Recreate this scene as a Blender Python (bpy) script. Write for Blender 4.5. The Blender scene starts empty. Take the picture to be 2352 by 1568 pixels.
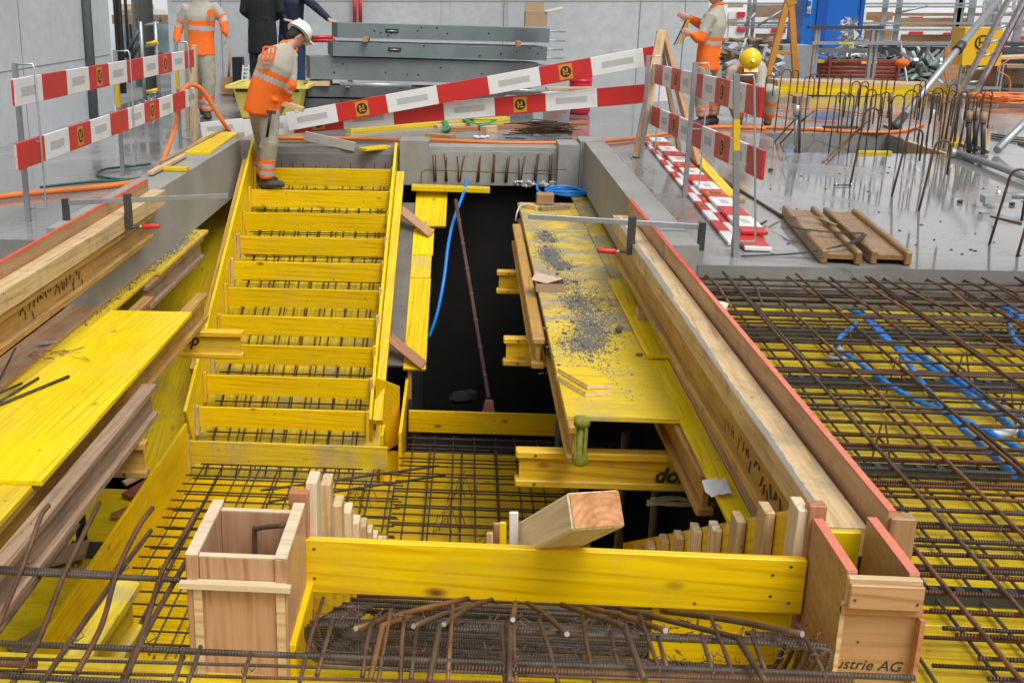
import bpy, bmesh, math, random
from mathutils import Vector, Matrix
random.seed(7)
SC = bpy.context.scene; COL = SC.collection
# ---------------------------------------------------------------- camera
CH = 1.58; CF = 2600.; CPX = 850.; CPY = 784.; VPX = 1085.; VPY = -8.
TH = math.atan((CPY-VPY)/CF); PS = math.atan((VPX-CPX)/math.hypot(CF, CPY-VPY))
cF = Vector((-math.sin(PS)*math.cos(TH), math.cos(PS)*math.cos(TH), -math.sin(TH)))
cR = Vector((math.cos(PS), math.sin(PS), 0)); cU = cR.cross(cF); cC = Vector((0, 0, CH))
cam = bpy.data.cameras.new("camera"); camo = bpy.data.objects.new("camera", cam); COL.objects.link(camo)
cam.sensor_width = 36; cam.lens = CF/2352*36; cam.shift_x = (1176-CPX)/2352; cam.clip_end = 400; cam.clip_start = .05
camo.matrix_world = Matrix(((cR.x, cU.x, -cF.x, 0), (cR.y, cU.y, -cF.y, 0), (cR.z, cU.z, -cF.z, CH), (0, 0, 0, 1)))
SC.camera = camo
# ---------------------------------------------------------------- world, sun, exposure
SUN_E = 60; SUN_A = 148
w = bpy.data.worlds.new("World"); SC.world = w; w.use_nodes = True
nt = w.node_tree; bg = nt.nodes['Background']
sky = nt.nodes.new('ShaderNodeTexSky'); sky.sky_type = 'NISHITA'; sky.sun_disc = False
sky.sun_elevation = math.radians(SUN_E); sky.sun_rotation = math.radians(SUN_A); sky.air_density = 1; sky.dust_density = 6; sky.ozone_density = 1
hs = nt.nodes.new('ShaderNodeHueSaturation'); hs.inputs['Saturation'].default_value = .12
nt.links.new(sky.outputs[0], hs.inputs['Color']); nt.links.new(hs.outputs[0], bg.inputs[0]); bg.inputs[1].default_value = .115
sl = bpy.data.lights.new('sun', 'SUN'); sl.energy = .9; sl.angle = math.radians(28); sl.color = (1, .98, .95)
so = bpy.data.objects.new('sun', sl); COL.objects.link(so)
az = math.radians(SUN_A); el = math.radians(SUN_E)
sd = Vector((math.sin(az)*math.cos(el), math.cos(az)*math.cos(el), math.sin(el)))
so.rotation_euler = sd.to_track_quat('Z', 'Y').to_euler()
SC.view_settings.view_transform = 'Standard'; SC.view_settings.look = 'None'; SC.view_settings.gamma = 1; SC.view_settings.exposure = .42
# ---------------------------------------------------------------- helpers: where a point of the place is
def _ray(x, y): return (cF*CF + cR*(x-CPX) - cU*(y-CPY)).normalized()
def Zp(x, y, z): d = _ray(x, y); return cC + d*((z-CH)/d.z)
def Yp(x, y, Y): d = _ray(x, y); return cC + d*(Y/d.y)
def Xp(x, y, X): d = _ray(x, y); return cC + d*(X/d.x)
def V(*a): return Vector(a)
WM = {}
def wm(o): return WM.get(o.name, Matrix.Identity(4))
def setp(o, parent):
    if parent is not None:
        o.parent = parent; o.matrix_parent_inverse = wm(parent).inverted()
def tag(o, label=None, cat=None, group=None, kind=None):
    if label: o['label'] = label
    if cat: o['category'] = cat
    if group: o['group'] = group
    if kind: o['kind'] = kind
    return o
def T(name, label, cat, loc=(0, 0, 0), group=None):
    o = bpy.data.objects.new(name, None); COL.objects.link(o); o.empty_display_size = .1
    o.matrix_world = Matrix.Translation(Vector(loc)); WM[o.name] = Matrix.Translation(Vector(loc))
    return tag(o, label, cat, group)
def frame(p0, p1, up=(0, 0, 1)):
    x = (Vector(p1)-Vector(p0)).normalized(); u = Vector(up)
    if abs(x.dot(u.normalized())) > .995: u = Vector((0, 1, 0)) if abs(x.y) < .9 else Vector((1, 0, 0))
    y = u.cross(x).normalized(); z = x.cross(y)
    return Matrix(((x.x, y.x, z.x, p0[0]), (x.y, y.y, z.y, p0[1]), (x.z, y.z, z.z, p0[2]), (0, 0, 0, 1)))
class MB:
    def __init__(s): s.bm = bmesh.new(); s.uv = s.bm.loops.layers.uv.new('UVMap')
    def hexa(s, c8, mi=0):
        v = [s.bm.verts.new(c) for c in c8]
        for f in ((0, 3, 2, 1), (4, 5, 6, 7), (0, 1, 5, 4), (1, 2, 6, 5), (2, 3, 7, 6), (3, 0, 4, 7)):
            fc = s.bm.faces.new([v[i] for i in f]); fc.material_index = mi
        return s
    def bx(s, x0, x1, y0, y1, z0, z1, mi=0, M=None):
        c = [V(x0, y0, z0), V(x1, y0, z0), V(x1, y1, z0), V(x0, y1, z0), V(x0, y0, z1), V(x1, y0, z1), V(x1, y1, z1), V(x0, y1, z1)]
        if M: c = [M @ p for p in c]
        return s.hexa(c, mi)
    def bar(s, p0, p1, w, h, up=(0, 0, 1), mi=0):
        L = (Vector(p1)-Vector(p0)).length; return s.bx(0, L, -w/2, w/2, -h/2, h/2, mi, frame(p0, p1, up))
    def prism(s, poly, p0, p1, up=(0, 0, 1), mi=0):      # poly in (y,z) of the frame
        M = frame(p0, p1, up); L = (Vector(p1)-Vector(p0)).length; n = len(poly)
        a = [s.bm.verts.new(M @ V(0, y, z)) for y, z in poly]; b = [s.bm.verts.new(M @ V(L, y, z)) for y, z in poly]
        fs = [s.bm.faces.new(a[::-1]), s.bm.faces.new(b)] + [s.bm.faces.new((a[i], a[(i+1) % n], b[(i+1) % n], b[i])) for i in range(n)]
        for f in fs: f.material_index = mi
        return s
    def tube(s, pts, r, n=8, mi=0, closed=False, r2=None):
        pts = [Vector(p) for p in pts]; m = len(pts); rings = []; L = [0]
        for i in range(1, m): L.append(L[-1]+(pts[i]-pts[i-1]).length)
        prev = None
        for i, p in enumerate(pts):
            if closed: t = pts[(i+1) % m]-pts[i-1]
            else: t = pts[min(i+1, m-1)]-pts[max(i-1, 0)]
            t = t.normalized() if t.length > 1e-9 else V(0, 0, 1)
            if prev is None:
                a = V(0, 0, 1) if abs(t.z) < .9 else V(1, 0, 0); nx = t.cross(a).normalized()
            else: nx = (prev-t*prev.dot(t)).normalized()
            prev = nx; ny = t.cross(nx)
            rr = r[i] if isinstance(r, (list, tuple)) else r
            r_y = rr if r2 is None else (r2[i] if isinstance(r2, (list, tuple)) else r2)
            rings.append([s.bm.verts.new(p+nx*(rr*math.cos(2*math.pi*k/n))+ny*(r_y*math.sin(2*math.pi*k/n))) for k in range(n)])
        def q(A, B, l0, l1):
            for k in range(n):
                f = s.bm.faces.new((A[k], A[(k+1) % n], B[(k+1) % n], B[k])); f.smooth = True; f.material_index = mi
                for lp, uv in zip(f.loops, ((l0, k/n), (l0, (k+1)/n), (l1, (k+1)/n), (l1, k/n))): lp[s.uv].uv = uv
        for i in range(m-1): q(rings[i], rings[i+1], L[i], L[i+1])
        if closed: q(rings[-1], rings[0], L[-1], L[-1]+.05)
        else:
            for rg in (rings[0][::-1], rings[-1]):
                f = s.bm.faces.new(rg); f.material_index = mi
        return s
    def lathe(s, prof, c, axis=(0, 0, 1), n=16, mi=0, sx=1, sy=1):
        M = frame(c, Vector(c)+Vector(axis)); rings = []
        for h, r in prof: rings.append([s.bm.verts.new(M @ V(h, r*sx*math.cos(2*math.pi*k/n), r*sy*math.sin(2*math.pi*k/n))) for k in range(n)])
        for A, B in zip(rings, rings[1:]):
            for k in range(n):
                f = s.bm.faces.new((A[k], A[(k+1) % n], B[(k+1) % n], B[k])); f.smooth = True; f.material_index = mi
        for rg in (rings[0][::-1], rings[-1]): s.bm.faces.new(rg).material_index = mi
        return s
    def ell(s, c, rx, ry, rz, n=12, mi=0, M=None):
        M = M or Matrix.Identity(4); rings = []; c = Vector(c); R = M.to_3x3()
        for i in range(1, n//2):
            a = math.pi*i/(n//2); rings.append([s.bm.verts.new(c+R @ V(rx*math.sin(a)*math.cos(2*math.pi*k/n), ry*math.sin(a)*math.sin(2*math.pi*k/n), rz*math.cos(a))) for k in range(n)])
        t = s.bm.verts.new(c+R @ V(0, 0, rz)); b = s.bm.verts.new(c+R @ V(0, 0, -rz))
        for A, B in zip(rings, rings[1:]):
            for k in range(n):
                f = s.bm.faces.new((B[k], B[(k+1) % n], A[(k+1) % n], A[k])); f.smooth = True; f.material_index = mi
        for k in range(n):
            s.bm.faces.new((t, rings[0][k], rings[0][(k+1) % n])).material_index = mi; s.bm.faces.new((b, rings[-1][(k+1) % n], rings[-1][k])).material_index = mi
        return s
    def out(s, name, mats, parent=None, fr=None, bevel=0):
        bm = s.bm
        if fr is not None: bmesh.ops.transform(bm, matrix=fr.inverted(), verts=bm.verts)
        else: fr = Matrix.Identity(4)
        if bevel: bmesh.ops.bevel(bm, geom=[e for e in bm.edges if len(e.link_faces) == 2 and e.calc_face_angle(0) > .6], offset=bevel, segments=1, affect='EDGES', profile=.5)
        bmesh.ops.recalc_face_normals(bm, faces=bm.faces)
        me = bpy.data.meshes.new(name); bm.to_mesh(me); bm.free()
        for m in (mats if isinstance(mats, (list, tuple)) else [mats]): me.materials.append(m)
        o = bpy.data.objects.new(name, me); COL.objects.link(o); o.matrix_world = fr; WM[o.name] = fr.copy(); setp(o, parent)
        if parent is not None: o.matrix_basis = fr
        return o
def board(name, m, p0, p1, w, h, up=(0, 0, 1), parent=None, bevel=.0025):
    """plank from p0 to p1 (centre line): w across, h along up"""
    return MB().bar(p0, p1, w, h, up).out(name, m, parent, frame(p0, p1, up), bevel)
def rod(name, m, pts, r, n=8, parent=None): return MB().tube(pts, r, n).out(name, m, parent)
def dup(o, M, label=None, group=None, parent=None):
    c = o.copy(); COL.objects.link(c)
    if parent is None: c.matrix_world = M; WM[c.name] = M.copy()
    else: c.parent = parent; WM[c.name] = M
    if label: c['label'] = label
    if group: c['group'] = group
    for ch in list(o.children): dup(ch, wm(c) @ wm(o).inverted() @ wm(ch), parent=c)
    return c
def arc(c, r, a0, a1, n, ax=(1, 0, 0), ay=(0, 0, 1)):
    ax = Vector(ax); ay = Vector(ay); return [Vector(c)+ax*(r*math.cos(a0+(a1-a0)*i/n))+ay*(r*math.sin(a0+(a1-a0)*i/n)) for i in range(n+1)]
def smooth_path(pts, n=8):
    pts = [Vector(p) for p in pts]; out = []
    P = [pts[0]*2-pts[1]]+pts+[pts[-1]*2-pts[-2]]
    for i in range(1, len(P)-2):
        for k in range(n):
            t = k/n; a, b, c, d = P[i-1], P[i], P[i+1], P[i+2]
            out.append(.5*((2*b)+(c-a)*t+(2*a-5*b+4*c-d)*t*t+(3*b-a-3*c+d)*t**3))
    out.append(pts[-1]); return out
# ---------------------------------------------------------------- materials
def nmat(name):
    m = bpy.data.materials.new(name); m.use_nodes = True; nt = m.node_tree; b = nt.nodes['Principled BSDF']
    return m, nt, b
def N(nt, t, **k):
    n = nt.nodes.new('ShaderNode'+t)
    for a, v in k.items():
        if hasattr(n, a): setattr(n, a, v)
        else: n.inputs[a].default_value = v
    return n
def L(nt, a, b): nt.links.new(a, b)
def ramp(nt, src, stops):
    r = N(nt, 'ValToRGB'); e = r.color_ramp.elements
    while len(e) < len(stops): e.new(.5)
    for q, (p, c) in zip(e, stops): q.position = p; q.color = (*c, 1) if not isinstance(c, (int, float)) else (c, c, c, 1)
    L(nt, src, r.inputs[0]); return r.outputs[0]
def mix(nt, f, a, b, mode='MIX'):
    n = N(nt, 'MixRGB', blend_type=mode)
    for i, v in ((0, f), (1, a), (2, b)):
        if isinstance(v, (int, float)): n.inputs[i].default_value = v if i == 0 else (v, v, v, 1)
        elif isinstance(v, tuple): n.inputs[i].default_value = (*v, 1)
        else: L(nt, v, n.inputs[i])
    return n.outputs[0]
def coords(nt, sc=(1, 1, 1), rnd=True):
    tc = N(nt, 'TexCoord'); mp = N(nt, 'Mapping'); mp.inputs['Scale'].default_value = sc
    if rnd:
        oi = N(nt, 'ObjectInfo'); ad = N(nt, 'VectorMath', operation='ADD'); mu = N(nt, 'Math', operation='MULTIPLY'); mu.inputs[1].default_value = 37.
        L(nt, oi.outputs['Random'], mu.inputs[0]); L(nt, tc.outputs['Object'], ad.inputs[0]); L(nt, mu.outputs[0], ad.inputs[1]); L(nt, ad.outputs[0], mp.inputs[0])
    else: L(nt, tc.outputs['Object'], mp.inputs[0])
    return mp.outputs[0]
def noise(nt, co, s, d=4, r=.55, dist=0):
    n = N(nt, 'TexNoise'); n.inputs['Scale'].default_value = s; n.inputs['Detail'].default_value = d; n.inputs['Roughness'].default_value = r; n.inputs['Distortion'].default_value = dist
    L(nt, co, n.inputs['Vector']); return n.outputs[0]
def bump(nt, b, h, st, dist=.003):
    n = N(nt, 'Bump'); n.inputs['Strength'].default_value = st; n.inputs['Distance'].default_value = dist; L(nt, h, n.inputs['Height']); L(nt, n.outputs[0], b.inputs['Normal'])
def wood(name, c0, c1, dirt=(.2, .18, .15), da=.3, knots=.5, rough=.45, gs=1., ax=0, kcol=(.16, .07, .02), lam=True):
    """long grain along the object's own x (ax=0) or y (ax=1)"""
    m, nt, b = nmat(name)
    st = [14*gs, 14*gs, 14*gs]; st[ax] = .9*gs
    g = noise(nt, coords(nt, tuple(st)), 1.6, 5, .6, .6)
    col = ramp(nt, g, [(.3, c0), (.52, c1), (.75, c0)])
    st2 = [60, 60, 60]; st2[ax] = 2.
    g2 = noise(nt, coords(nt, tuple(st2)), 1., 3, .6)
    col = mix(nt, ramp(nt, g2, [(.4, 0.), (.7, .35)]), col, tuple(v*.62 for v in c0))
    if lam:      # glued lamellas of slightly different tone
        ls = [7.5]*3; ls[ax] = .9
        vt = N(nt, 'TexVoronoi', feature='F1'); vt.inputs['Scale'].default_value = 1.; L(nt, coords(nt, tuple(ls)), vt.inputs['Vector']); vt.inputs['Randomness'].default_value = .25
        tone = ramp(nt, vt.outputs['Color'], [(0., .86), (1., 1.)]); col = mix(nt, .8, col, tone, 'MULTIPLY')
    if knots:
        ks = [5.2]*3; ks[ax] = 2.6
        vo = N(nt, 'TexVoronoi', feature='F1'); vo.inputs['Scale'].default_value = 1.; L(nt, coords(nt, tuple(ks)), vo.inputs['Vector'])
        km = ramp(nt, vo.outputs['Distance'], [(.035, 1.), (.075, .55), (.12, 0.)]); col = mix(nt, mix(nt, 1., km, knots, 'MULTIPLY'), col, kcol)
        vo2 = N(nt, 'TexVoronoi', feature='F1'); vo2.inputs['Scale'].default_value = 9.; L(nt, coords(nt, (1, 1, 1)), vo2.inputs['Vector'])
        km2 = ramp(nt, vo2.outputs['Distance'], [(.045, .85), (.075, 0.)]); col = mix(nt, km2, col, (.05, .03, .015))
    wv = N(nt, 'TexWave', bands_direction='DIAGONAL'); ws = [24*gs, 24*gs, 24*gs]; ws[ax] = 1.1
    L(nt, coords(nt, tuple(ws)), wv.inputs['Vector']); wv.inputs['Scale'].default_value = .55; wv.inputs['Distortion'].default_value = 7.; wv.inputs['Detail'].default_value = 2.; wv.inputs['Detail Scale'].default_value = .6
    wl = ramp(nt, wv.outputs['Fac'], [(.80, 0.), (.97, 1.)]); wmk = ramp(nt, noise(nt, coords(nt, (1.5, 3, 3)), 1.3, 3, .5), [(.40, 0.), (.60, .55)])
    col = mix(nt, mix(nt, 1., wl, wmk, 'MULTIPLY'), col, (c0[0]*.62, c0[1]*.42, c0[2]*.3))
    oi = N(nt, 'ObjectInfo'); col = mix(nt, 1., col, ramp(nt, oi.outputs['Random'], [(0., (.84, .82, .80)), (.5, (.96, .95, .94)), (1., (1.05, 1.05, 1.03))]), 'MULTIPLY')
    dn = noise(nt, coords(nt, (1.3, 1.3, 1.3)), 2.3, 8, .68, .4)
    sc = [30, 30, 30]; sc[ax] = 7; scn = noise(nt, coords(nt, tuple(sc)), 1., 6, .75, .5); col = mix(nt, ramp(nt, scn, [(.64, 0.), (.74, min(.75, da+.15))]), col, tuple(v*.8 for v in dirt))
    dm = ramp(nt, dn, [(.5, 0.), (.72, 1.)])
    col = mix(nt, mix(nt, 1., dm, da, 'MULTIPLY'), col, dirt)
    L(nt, col, b.inputs['Base Color']); b.inputs['Specular IOR Level'].default_value = .32
    L(nt, ramp(nt, dn, [(.35, rough*.7), (.7, min(1, rough*1.4))]), b.inputs['Roughness'])
    bump(nt, b, g, .25, .002)
    return m
YEL = wood('yellow_panel', (.90, .62, .004), (.97, .73, .006), (.42, .33, .14), .22, .55, .34)
YELW = wood('yellow_panel_crosswise', (.86, .62, .004), (.95, .72, .006), (.42, .33, .14), .35, .6, .34, ax=1)
YELF = wood('yellow_board_face', (.88, .55, .002), (.95, .64, .003), (.4, .28, .08), .25, .95, .38)
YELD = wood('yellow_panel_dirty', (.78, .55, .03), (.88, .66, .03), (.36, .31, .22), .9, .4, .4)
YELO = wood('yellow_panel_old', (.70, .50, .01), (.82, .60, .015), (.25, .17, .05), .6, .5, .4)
BEAMY = wood('beam_yellow', (.78, .48, .02), (.90, .60, .035), (.35, .25, .12), .5, .6, .42, lam=False)
BEAMO = wood('beam_old', (.38, .21, .06), (.50, .30, .10), (.16, .13, .1), .7, .4, .6, lam=False)
BEAMA = wood('beam_aged_ochre', (.50, .27, .05), (.62, .37, .08), (.25, .20, .14), .8, .4, .5, lam=False)
BEAMG = wood('beam_grey', (.32, .20, .12), (.43, .30, .20), (.17, .14, .12), .8, .4, .6, lam=False)
PALE = wood('pale_timber', (.60, .41, .21), (.74, .55, .31), (.30, .24, .17), .85, .5, .5, lam=False)
PALER = wood('fresh_cut_wood', (.76, .58, .36), (.86, .72, .50), (.55, .42, .25), .3, .3, .6, lam=False)
BROWN = wood('brown_ply', (.44, .24, .11), (.55, .33, .17), (.30, .17, .09), .5, .25, .38, gs=.8, kcol=(.1, .04, .02))
BROWNV = wood('brown_ply_upright_grain', (.44, .24, .13), (.55, .33, .19), (.3, .17, .11), .5, .35, .4, gs=.8, lam=False, ax=2)
OLDW = wood('old_board', (.30, .20, .12), (.40, .28, .18), (.18, .14, .11), .7, .4, .6, lam=False)
REDB = wood('reddish_board', (.42, .17, .08), (.5, .24, .12), (.3, .17, .1), .5, .2, .5, lam=False)
def simple(name, c, rough=.5, metal=0, var=.25, vs=6, emit=None, spec=None):
    m, nt, b = nmat(name); n = noise(nt, coords(nt), vs, 6, .65)
    col = mix(nt, ramp(nt, n, [(.35, 0.), (.75, var*1.6)]), c, tuple(v*.55 for v in c)); L(nt, col, b.inputs['Base Color'])
    L(nt, ramp(nt, n, [(.3, max(.03, rough-.12)), (.7, min(1, rough+.12))]), b.inputs['Roughness']); b.inputs['Metallic'].default_value = metal
    return m
REDT = simple('red_edge_paint', (.72, .09, .045), .55, var=.35, vs=22)
PINK = simple('pinkish_edge_paint', (.74, .22, .14), .6, var=.3, vs=25)
STEEL = simple('galvanised_steel', (.42, .44, .45), .4, .55, .4, 14)
STEELD = simple('dark_steel', (.09, .09, .09), .5, .5, .5, 12)
ALU = simple('aluminium', (.62, .64, .65), .35, .7, .25, 14)
WHITE = simple('white_paint', (.78, .79, .78), .4, var=.18)
RED = simple('red_paint', (.62, .03, .03), .38, var=.2)
REDD = simple('rust_red_paint', (.30, .075, .05), .6, var=.5, vs=9)
ORNG = simple('orange_fabric', (.95, .17, .012), .75, var=.18)
GREYF = simple('beige_grey_fabric', (.45, .42, .35), .85, var=.25)
TROU = simple('dusty_beige_trousers', (.40, .37, .29), .9, var=.5, vs=9)
SILV = simple('reflective_silver', (.48, .49, .50), .5, .1, .2)
ORH = simple('orange_hose_plastic', (.80, .20, .03), .4, var=.15)
BLUEP = simple('blue_conduit_plastic', (.01, .22, .72), .32, var=.12)
BLUEC = simple('blue_cabin_plastic', (.01, .14, .55), .35, var=.15)
BLK = simple('black_plastic', (.012, .012, .013), .5, var=.2)
BLKF = simple('black_cloth', (.012, .013, .016), .9, var=.3)
NAVY = simple('navy_cloth', (.012, .018, .045), .7, var=.3)
JEAN = simple('blue_denim', (.03, .06, .13), .9, var=.3)
SKIN = simple('skin', (.56, .30, .21), .55, var=.12)
HAIR = simple('dark_hair', (.03, .02, .015), .8)
GLOVE = simple('pale_work_glove', (.55, .53, .46), .9)
HELW = simple('white_helmet_plastic', (.82, .83, .84), .25, var=.06)
HELY = simple('yellow_helmet_plastic', (.85, .56, .01), .25, var=.06)
BOOT = simple('dirty_boot_leather', (.06, .055, .05), .7, var=.6)
TUBY = simple('pale_yellow_tub_plastic', (.78, .66, .13), .5, var=.2)
GENY = simple('yellow_sheet_metal', (.82, .47, .01), .35, var=.1)
TREST = simple('orange_brown_steel', (.62, .27, .04), .45, var=.3)
CARD = simple('cardboard', (.42, .29, .18), .85, var=.15)
GREENS = simple('green_strap', (.03, .30, .12), .7, var=.3)
GREENP = simple('green_yellow_powder_coat', (.30, .30, .035), .7, .0, .8, 26)
EMBO = simple('orange_sticker', (.62, .27, .02), .5, var=.05)
RFL = simple('grey_reflector', (.50, .51, .51), .3, var=.12, vs=60)
INK = simple('black_ink', (.03, .022, .015), .7, var=.1)
PAPER = simple('paper', (.74, .76, .80), .7, var=.12)
SHEET = simple('white_sheeting', (.86, .87, .89), .6, var=.06)
FOAM = simple('white_foam_scraps', (.62, .63, .60), .8, var=.4, vs=30)
RED2 = simple('pink_red_plastic', (.62, .02, .05), .35, var=.2)
YSTK = simple('yellow_tape', (.8, .55, .02), .5)
MORT = simple('mortar_crumbs', (.15, .155, .155), .85, var=.4, vs=30)
def rust(name, c0, c1, ribs=True, rs=235.):
    m, nt, b = nmat(name)
    n = noise(nt, coords(nt), 7, 7, .7); col = ramp(nt, n, [(.35, c0), (.62, c1), (.8, tuple(v*1.5 for v in c1))])
    L(nt, col, b.inputs['Base Color']); b.inputs['Roughness'].default_value = .55; b.inputs['Metallic'].default_value = .35
    if ribs:
        uv = N(nt, 'UVMap'); sp = N(nt, 'SeparateXYZ'); L(nt, uv.outputs[0], sp.inputs[0])
        a = N(nt, 'Math', operation='MULTIPLY'); a.inputs[1].default_value = rs*2*math.pi/2; L(nt, sp.outputs[0], a.inputs[0])
        c = N(nt, 'Math', operation='MULTIPLY'); c.inputs[1].default_value = 2*math.pi; L(nt, sp.outputs[1], c.inputs[0])
        d = N(nt, 'Math', operation='ADD'); L(nt, a.outputs[0], d.inputs[0]); L(nt, c.outputs[0], d.inputs[1])
        s = N(nt, 'Math', operation='SINE'); L(nt, d.outputs[0], s.inputs[0])
        bump(nt, b, s.outputs[0], .6, .0016)
    return m
BARD = rust('dark_ribbed_bar', (.045, .036, .030), (.125, .092, .07))
BARR = rust('rusty_ribbed_bar', (.07, .035, .02), (.18, .085, .04))
BARO = rust('orange_rusty_bar', (.09, .045, .02), (.26, .12, .045), False)
BARB = rust('brown_smooth_bar', (.06, .035, .02), (.15, .09, .05), False)
WIRE = rust('tying_wire', (.09, .05, .035), (.2, .13, .1), False)
def concrete(name, c0, c1, rough=(.45, .8), wet=0, streak=0, s=1.):
    m, nt, b = nmat(name); co = coords(nt, (1, 1, 1), False)
    n1 = noise(nt, co, .55*s, 6, .6, .3); n2 = noise(nt, co, 7*s, 8, .7); n3 = noise(nt, co, 60*s, 3, .6)
    col = ramp(nt, n1, [(.35, c0), (.65, c1)]); col = mix(nt, ramp(nt, n2, [(.3, .4), (.6, 0.)]), col, tuple(v*.72 for v in c0))
    col = mix(nt, ramp(nt, n3, [(.55, 0.), (.75, .25)]), col, tuple(v*.6 for v in c0))
    if streak:
        st = noise(nt, coords(nt, (2.6, 2.6, .10), False), 1.5, 4, .6); col = mix(nt, ramp(nt, st, [(.56, 0.), (.70, .75*streak)]), col, tuple(v*.5 for v in c0))
    if wet:
        wn = noise(nt, co, .42, 5, .55, .5); wm_ = ramp(nt, wn, [(.40, 0.), (.52, 1.)])
        mud = noise(nt, co, 1.1, 8, .72, .8); col = mix(nt, ramp(nt, mud, [(.52, 0.), (.66, .7)]), col, (.20, .175, .13))
        col = mix(nt, mix(nt, 1., wm_, .5, 'MULTIPLY'), col, tuple(v*.60 for v in c0))
        cr = N(nt, 'TexVoronoi', feature='DISTANCE_TO_EDGE'); cr.inputs['Scale'].default_value = .55; L(nt, mix(nt, .12, co, n2), cr.inputs['Vector'])
        col = mix(nt, ramp(nt, cr.outputs['Distance'], [(.0, .55), (.006, 0.)]), col, (.12, .11, .10))
        L(nt, mix(nt, wm_, rough[0]*.95, .07), b.inputs['Roughness']); b.inputs['Specular IOR Level'].default_value = .75
        bump(nt, b, mix(nt, wm_, n2, .5), .22, .003)
    else:
        L(nt, ramp(nt, n2, [(.3, rough[0]), (.7, rough[1])]), b.inputs['Roughness']); bump(nt, b, n2, .25, .004)
    L(nt, col, b.inputs['Base Color']); return m
CSLAB = concrete('wet_slab_concrete', (.255, .255, .25), (.335, .335, .33), (.26, .5), wet=1)
CWALL = concrete('pale_wall_concrete', (.52, .55, .57), (.60, .63, .65), (.5, .8))
CBACK = concrete('streaked_wall_concrete', (.41, .43, .44), (.52, .54, .55), (.5, .8), streak=1)
CCURB = concrete('fresh_concrete', (.27, .27, .255), (.37, .37, .35), (.45, .75), s=1.6)
CDARK = concrete('shaded_old_concrete', (.10, .095, .085), (.15, .14, .13), (.6, .9))
CPRE = concrete('precast_concrete', (.14, .175, .185), (.20, .24, .25), (.4, .7))
PITD = simple('cellar_shade_black', (.008, .0074, .0066), .95, var=.6, vs=2)  # near-black colour stands in for the shade down in the cellar
def stripes(name, period=.0, w=.5):
    """red and white bands along the object's own x"""
    m, nt, b = nmat(name); tc = N(nt, 'TexCoord'); sp = N(nt, 'SeparateXYZ'); L(nt, tc.outputs['Object'], sp.inputs[0])
    d = N(nt, 'Math', operation='DIVIDE'); d.inputs[1].default_value = period; L(nt, sp.outputs[0], d.inputs[0])
    f = N(nt, 'Math', operation='FRACT'); L(nt, d.outputs[0], f.inputs[0]); g = N(nt, 'Math', operation='GREATER_THAN'); g.inputs[1].default_value = w; L(nt, f.outputs[0], g.inputs[0])
    n = noise(nt, coords(nt), 6, 6, .7)
    r = mix(nt, ramp(nt, n, [(.45, 0.), (.8, .4)]), (.58, .028, .025), (.36, .02, .02)); wc = mix(nt, ramp(nt, n, [(.5, 0.), (.8, .5)]), (.76, .77, .76), (.5, .48, .44))
    L(nt, mix(nt, g.outputs[0], r, wc), b.inputs['Base Color']); b.inputs['Roughness'].default_value = .38; return m

BEAMW = wood('beam_wet_ochre', (.25, .14, .045), (.34, .20, .07), (.2, .13, .06), .6, .5, .3, lam=False)
ORD = ['leftmost', 'second from the left', 'third from the left', 'fourth from the left', 'fifth from the left', 'sixth from the left', 'seventh from the left', 'eighth from the left', 'ninth from the left', 'tenth from the left', 'eleventh from the left', 'twelfth from the left']
def ordn(i, n): 
    if i == n-1: return 'rightmost'
    if i < 12 and i <= n//2+1: return ORD[i]
    return ORD[n-1-i].replace('left', 'right').replace('rightmost', 'second from the right') if n-1-i > 0 else 'rightmost'

def cement_smeared():
    m = wood('yellow_panel_cement_smeared', (.74, .50, .03), (.86, .62, .03), (.34, .29, .2), .95, .4, .45); nt = m.node_tree; b = nt.nodes['Principled BSDF']
    src = b.inputs['Base Color'].links[0].from_socket; n = noise(nt, coords(nt, (1.5, 2.2, 1.)), 1.7, 9, .74, .6); n2 = noise(nt, coords(nt), 26, 5, .7)
    f = mix(nt, 1., ramp(nt, n, [(.44, 0.), (.54, 1.)]), ramp(nt, n2, [(.36, .25), (.58, 1.)]), 'MULTIPLY')
    L(nt, mix(nt, f, src, (.27, .265, .25)), b.inputs['Base Color']); return m
YELM = cement_smeared()
# ================================================================ THE SETTING
def slab():
    mb = MB()
    xs = [-5.3, -2.74, 1.42, 3.52, 5.0, 20]; ys = [6.95, 7.32, 12.28, 12.38, 14.2, 40]
    def solid(i, j):
        x = (xs[i]+xs[i+1])/2; y = (ys[j]+ys[j+1])/2
        if y < 12.28: return (x < -2.74 and y > 7.32) or x > 1.42 and not (3.52 < x < 5. and 12.38 < y)
        return not (3.52 < x < 5.0 and 12.38 < y < 14.2)
    for i in range(5):
        for j in range(5):
            if solid(i, j):
                a, b, c, d = xs[i], xs[i+1], ys[j], ys[j+1]; z0 = -.36 if c > 12.2 and b < 2 else -.25
                def q(*p): mb.bm.faces.new([mb.bm.verts.new(v) for v in p])
                q((a, c, 0), (b, c, 0), (b, d, 0), (a, d, 0)); q((a, c, z0), (b, c, z0), (b, d, z0), (a, d, z0))
                for (p, r, ii, jj) in (((a, c), (b, c), i, j-1), ((b, c), (b, d), i+1, j), ((b, d), (a, d), i, j+1), ((a, d), (a, c), i-1, j)):
                    if not (0 <= ii < 5 and 0 <= jj < 5) or not solid(ii, jj): q((*p, 0), (*r, 0), (*r, z0), (*p, z0))
    bmesh.ops.remove_doubles(mb.bm, verts=mb.bm.verts, dist=.0005)
    tag(mb.out('concrete_floor', CSLAB), kind='structure')
slab()
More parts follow.
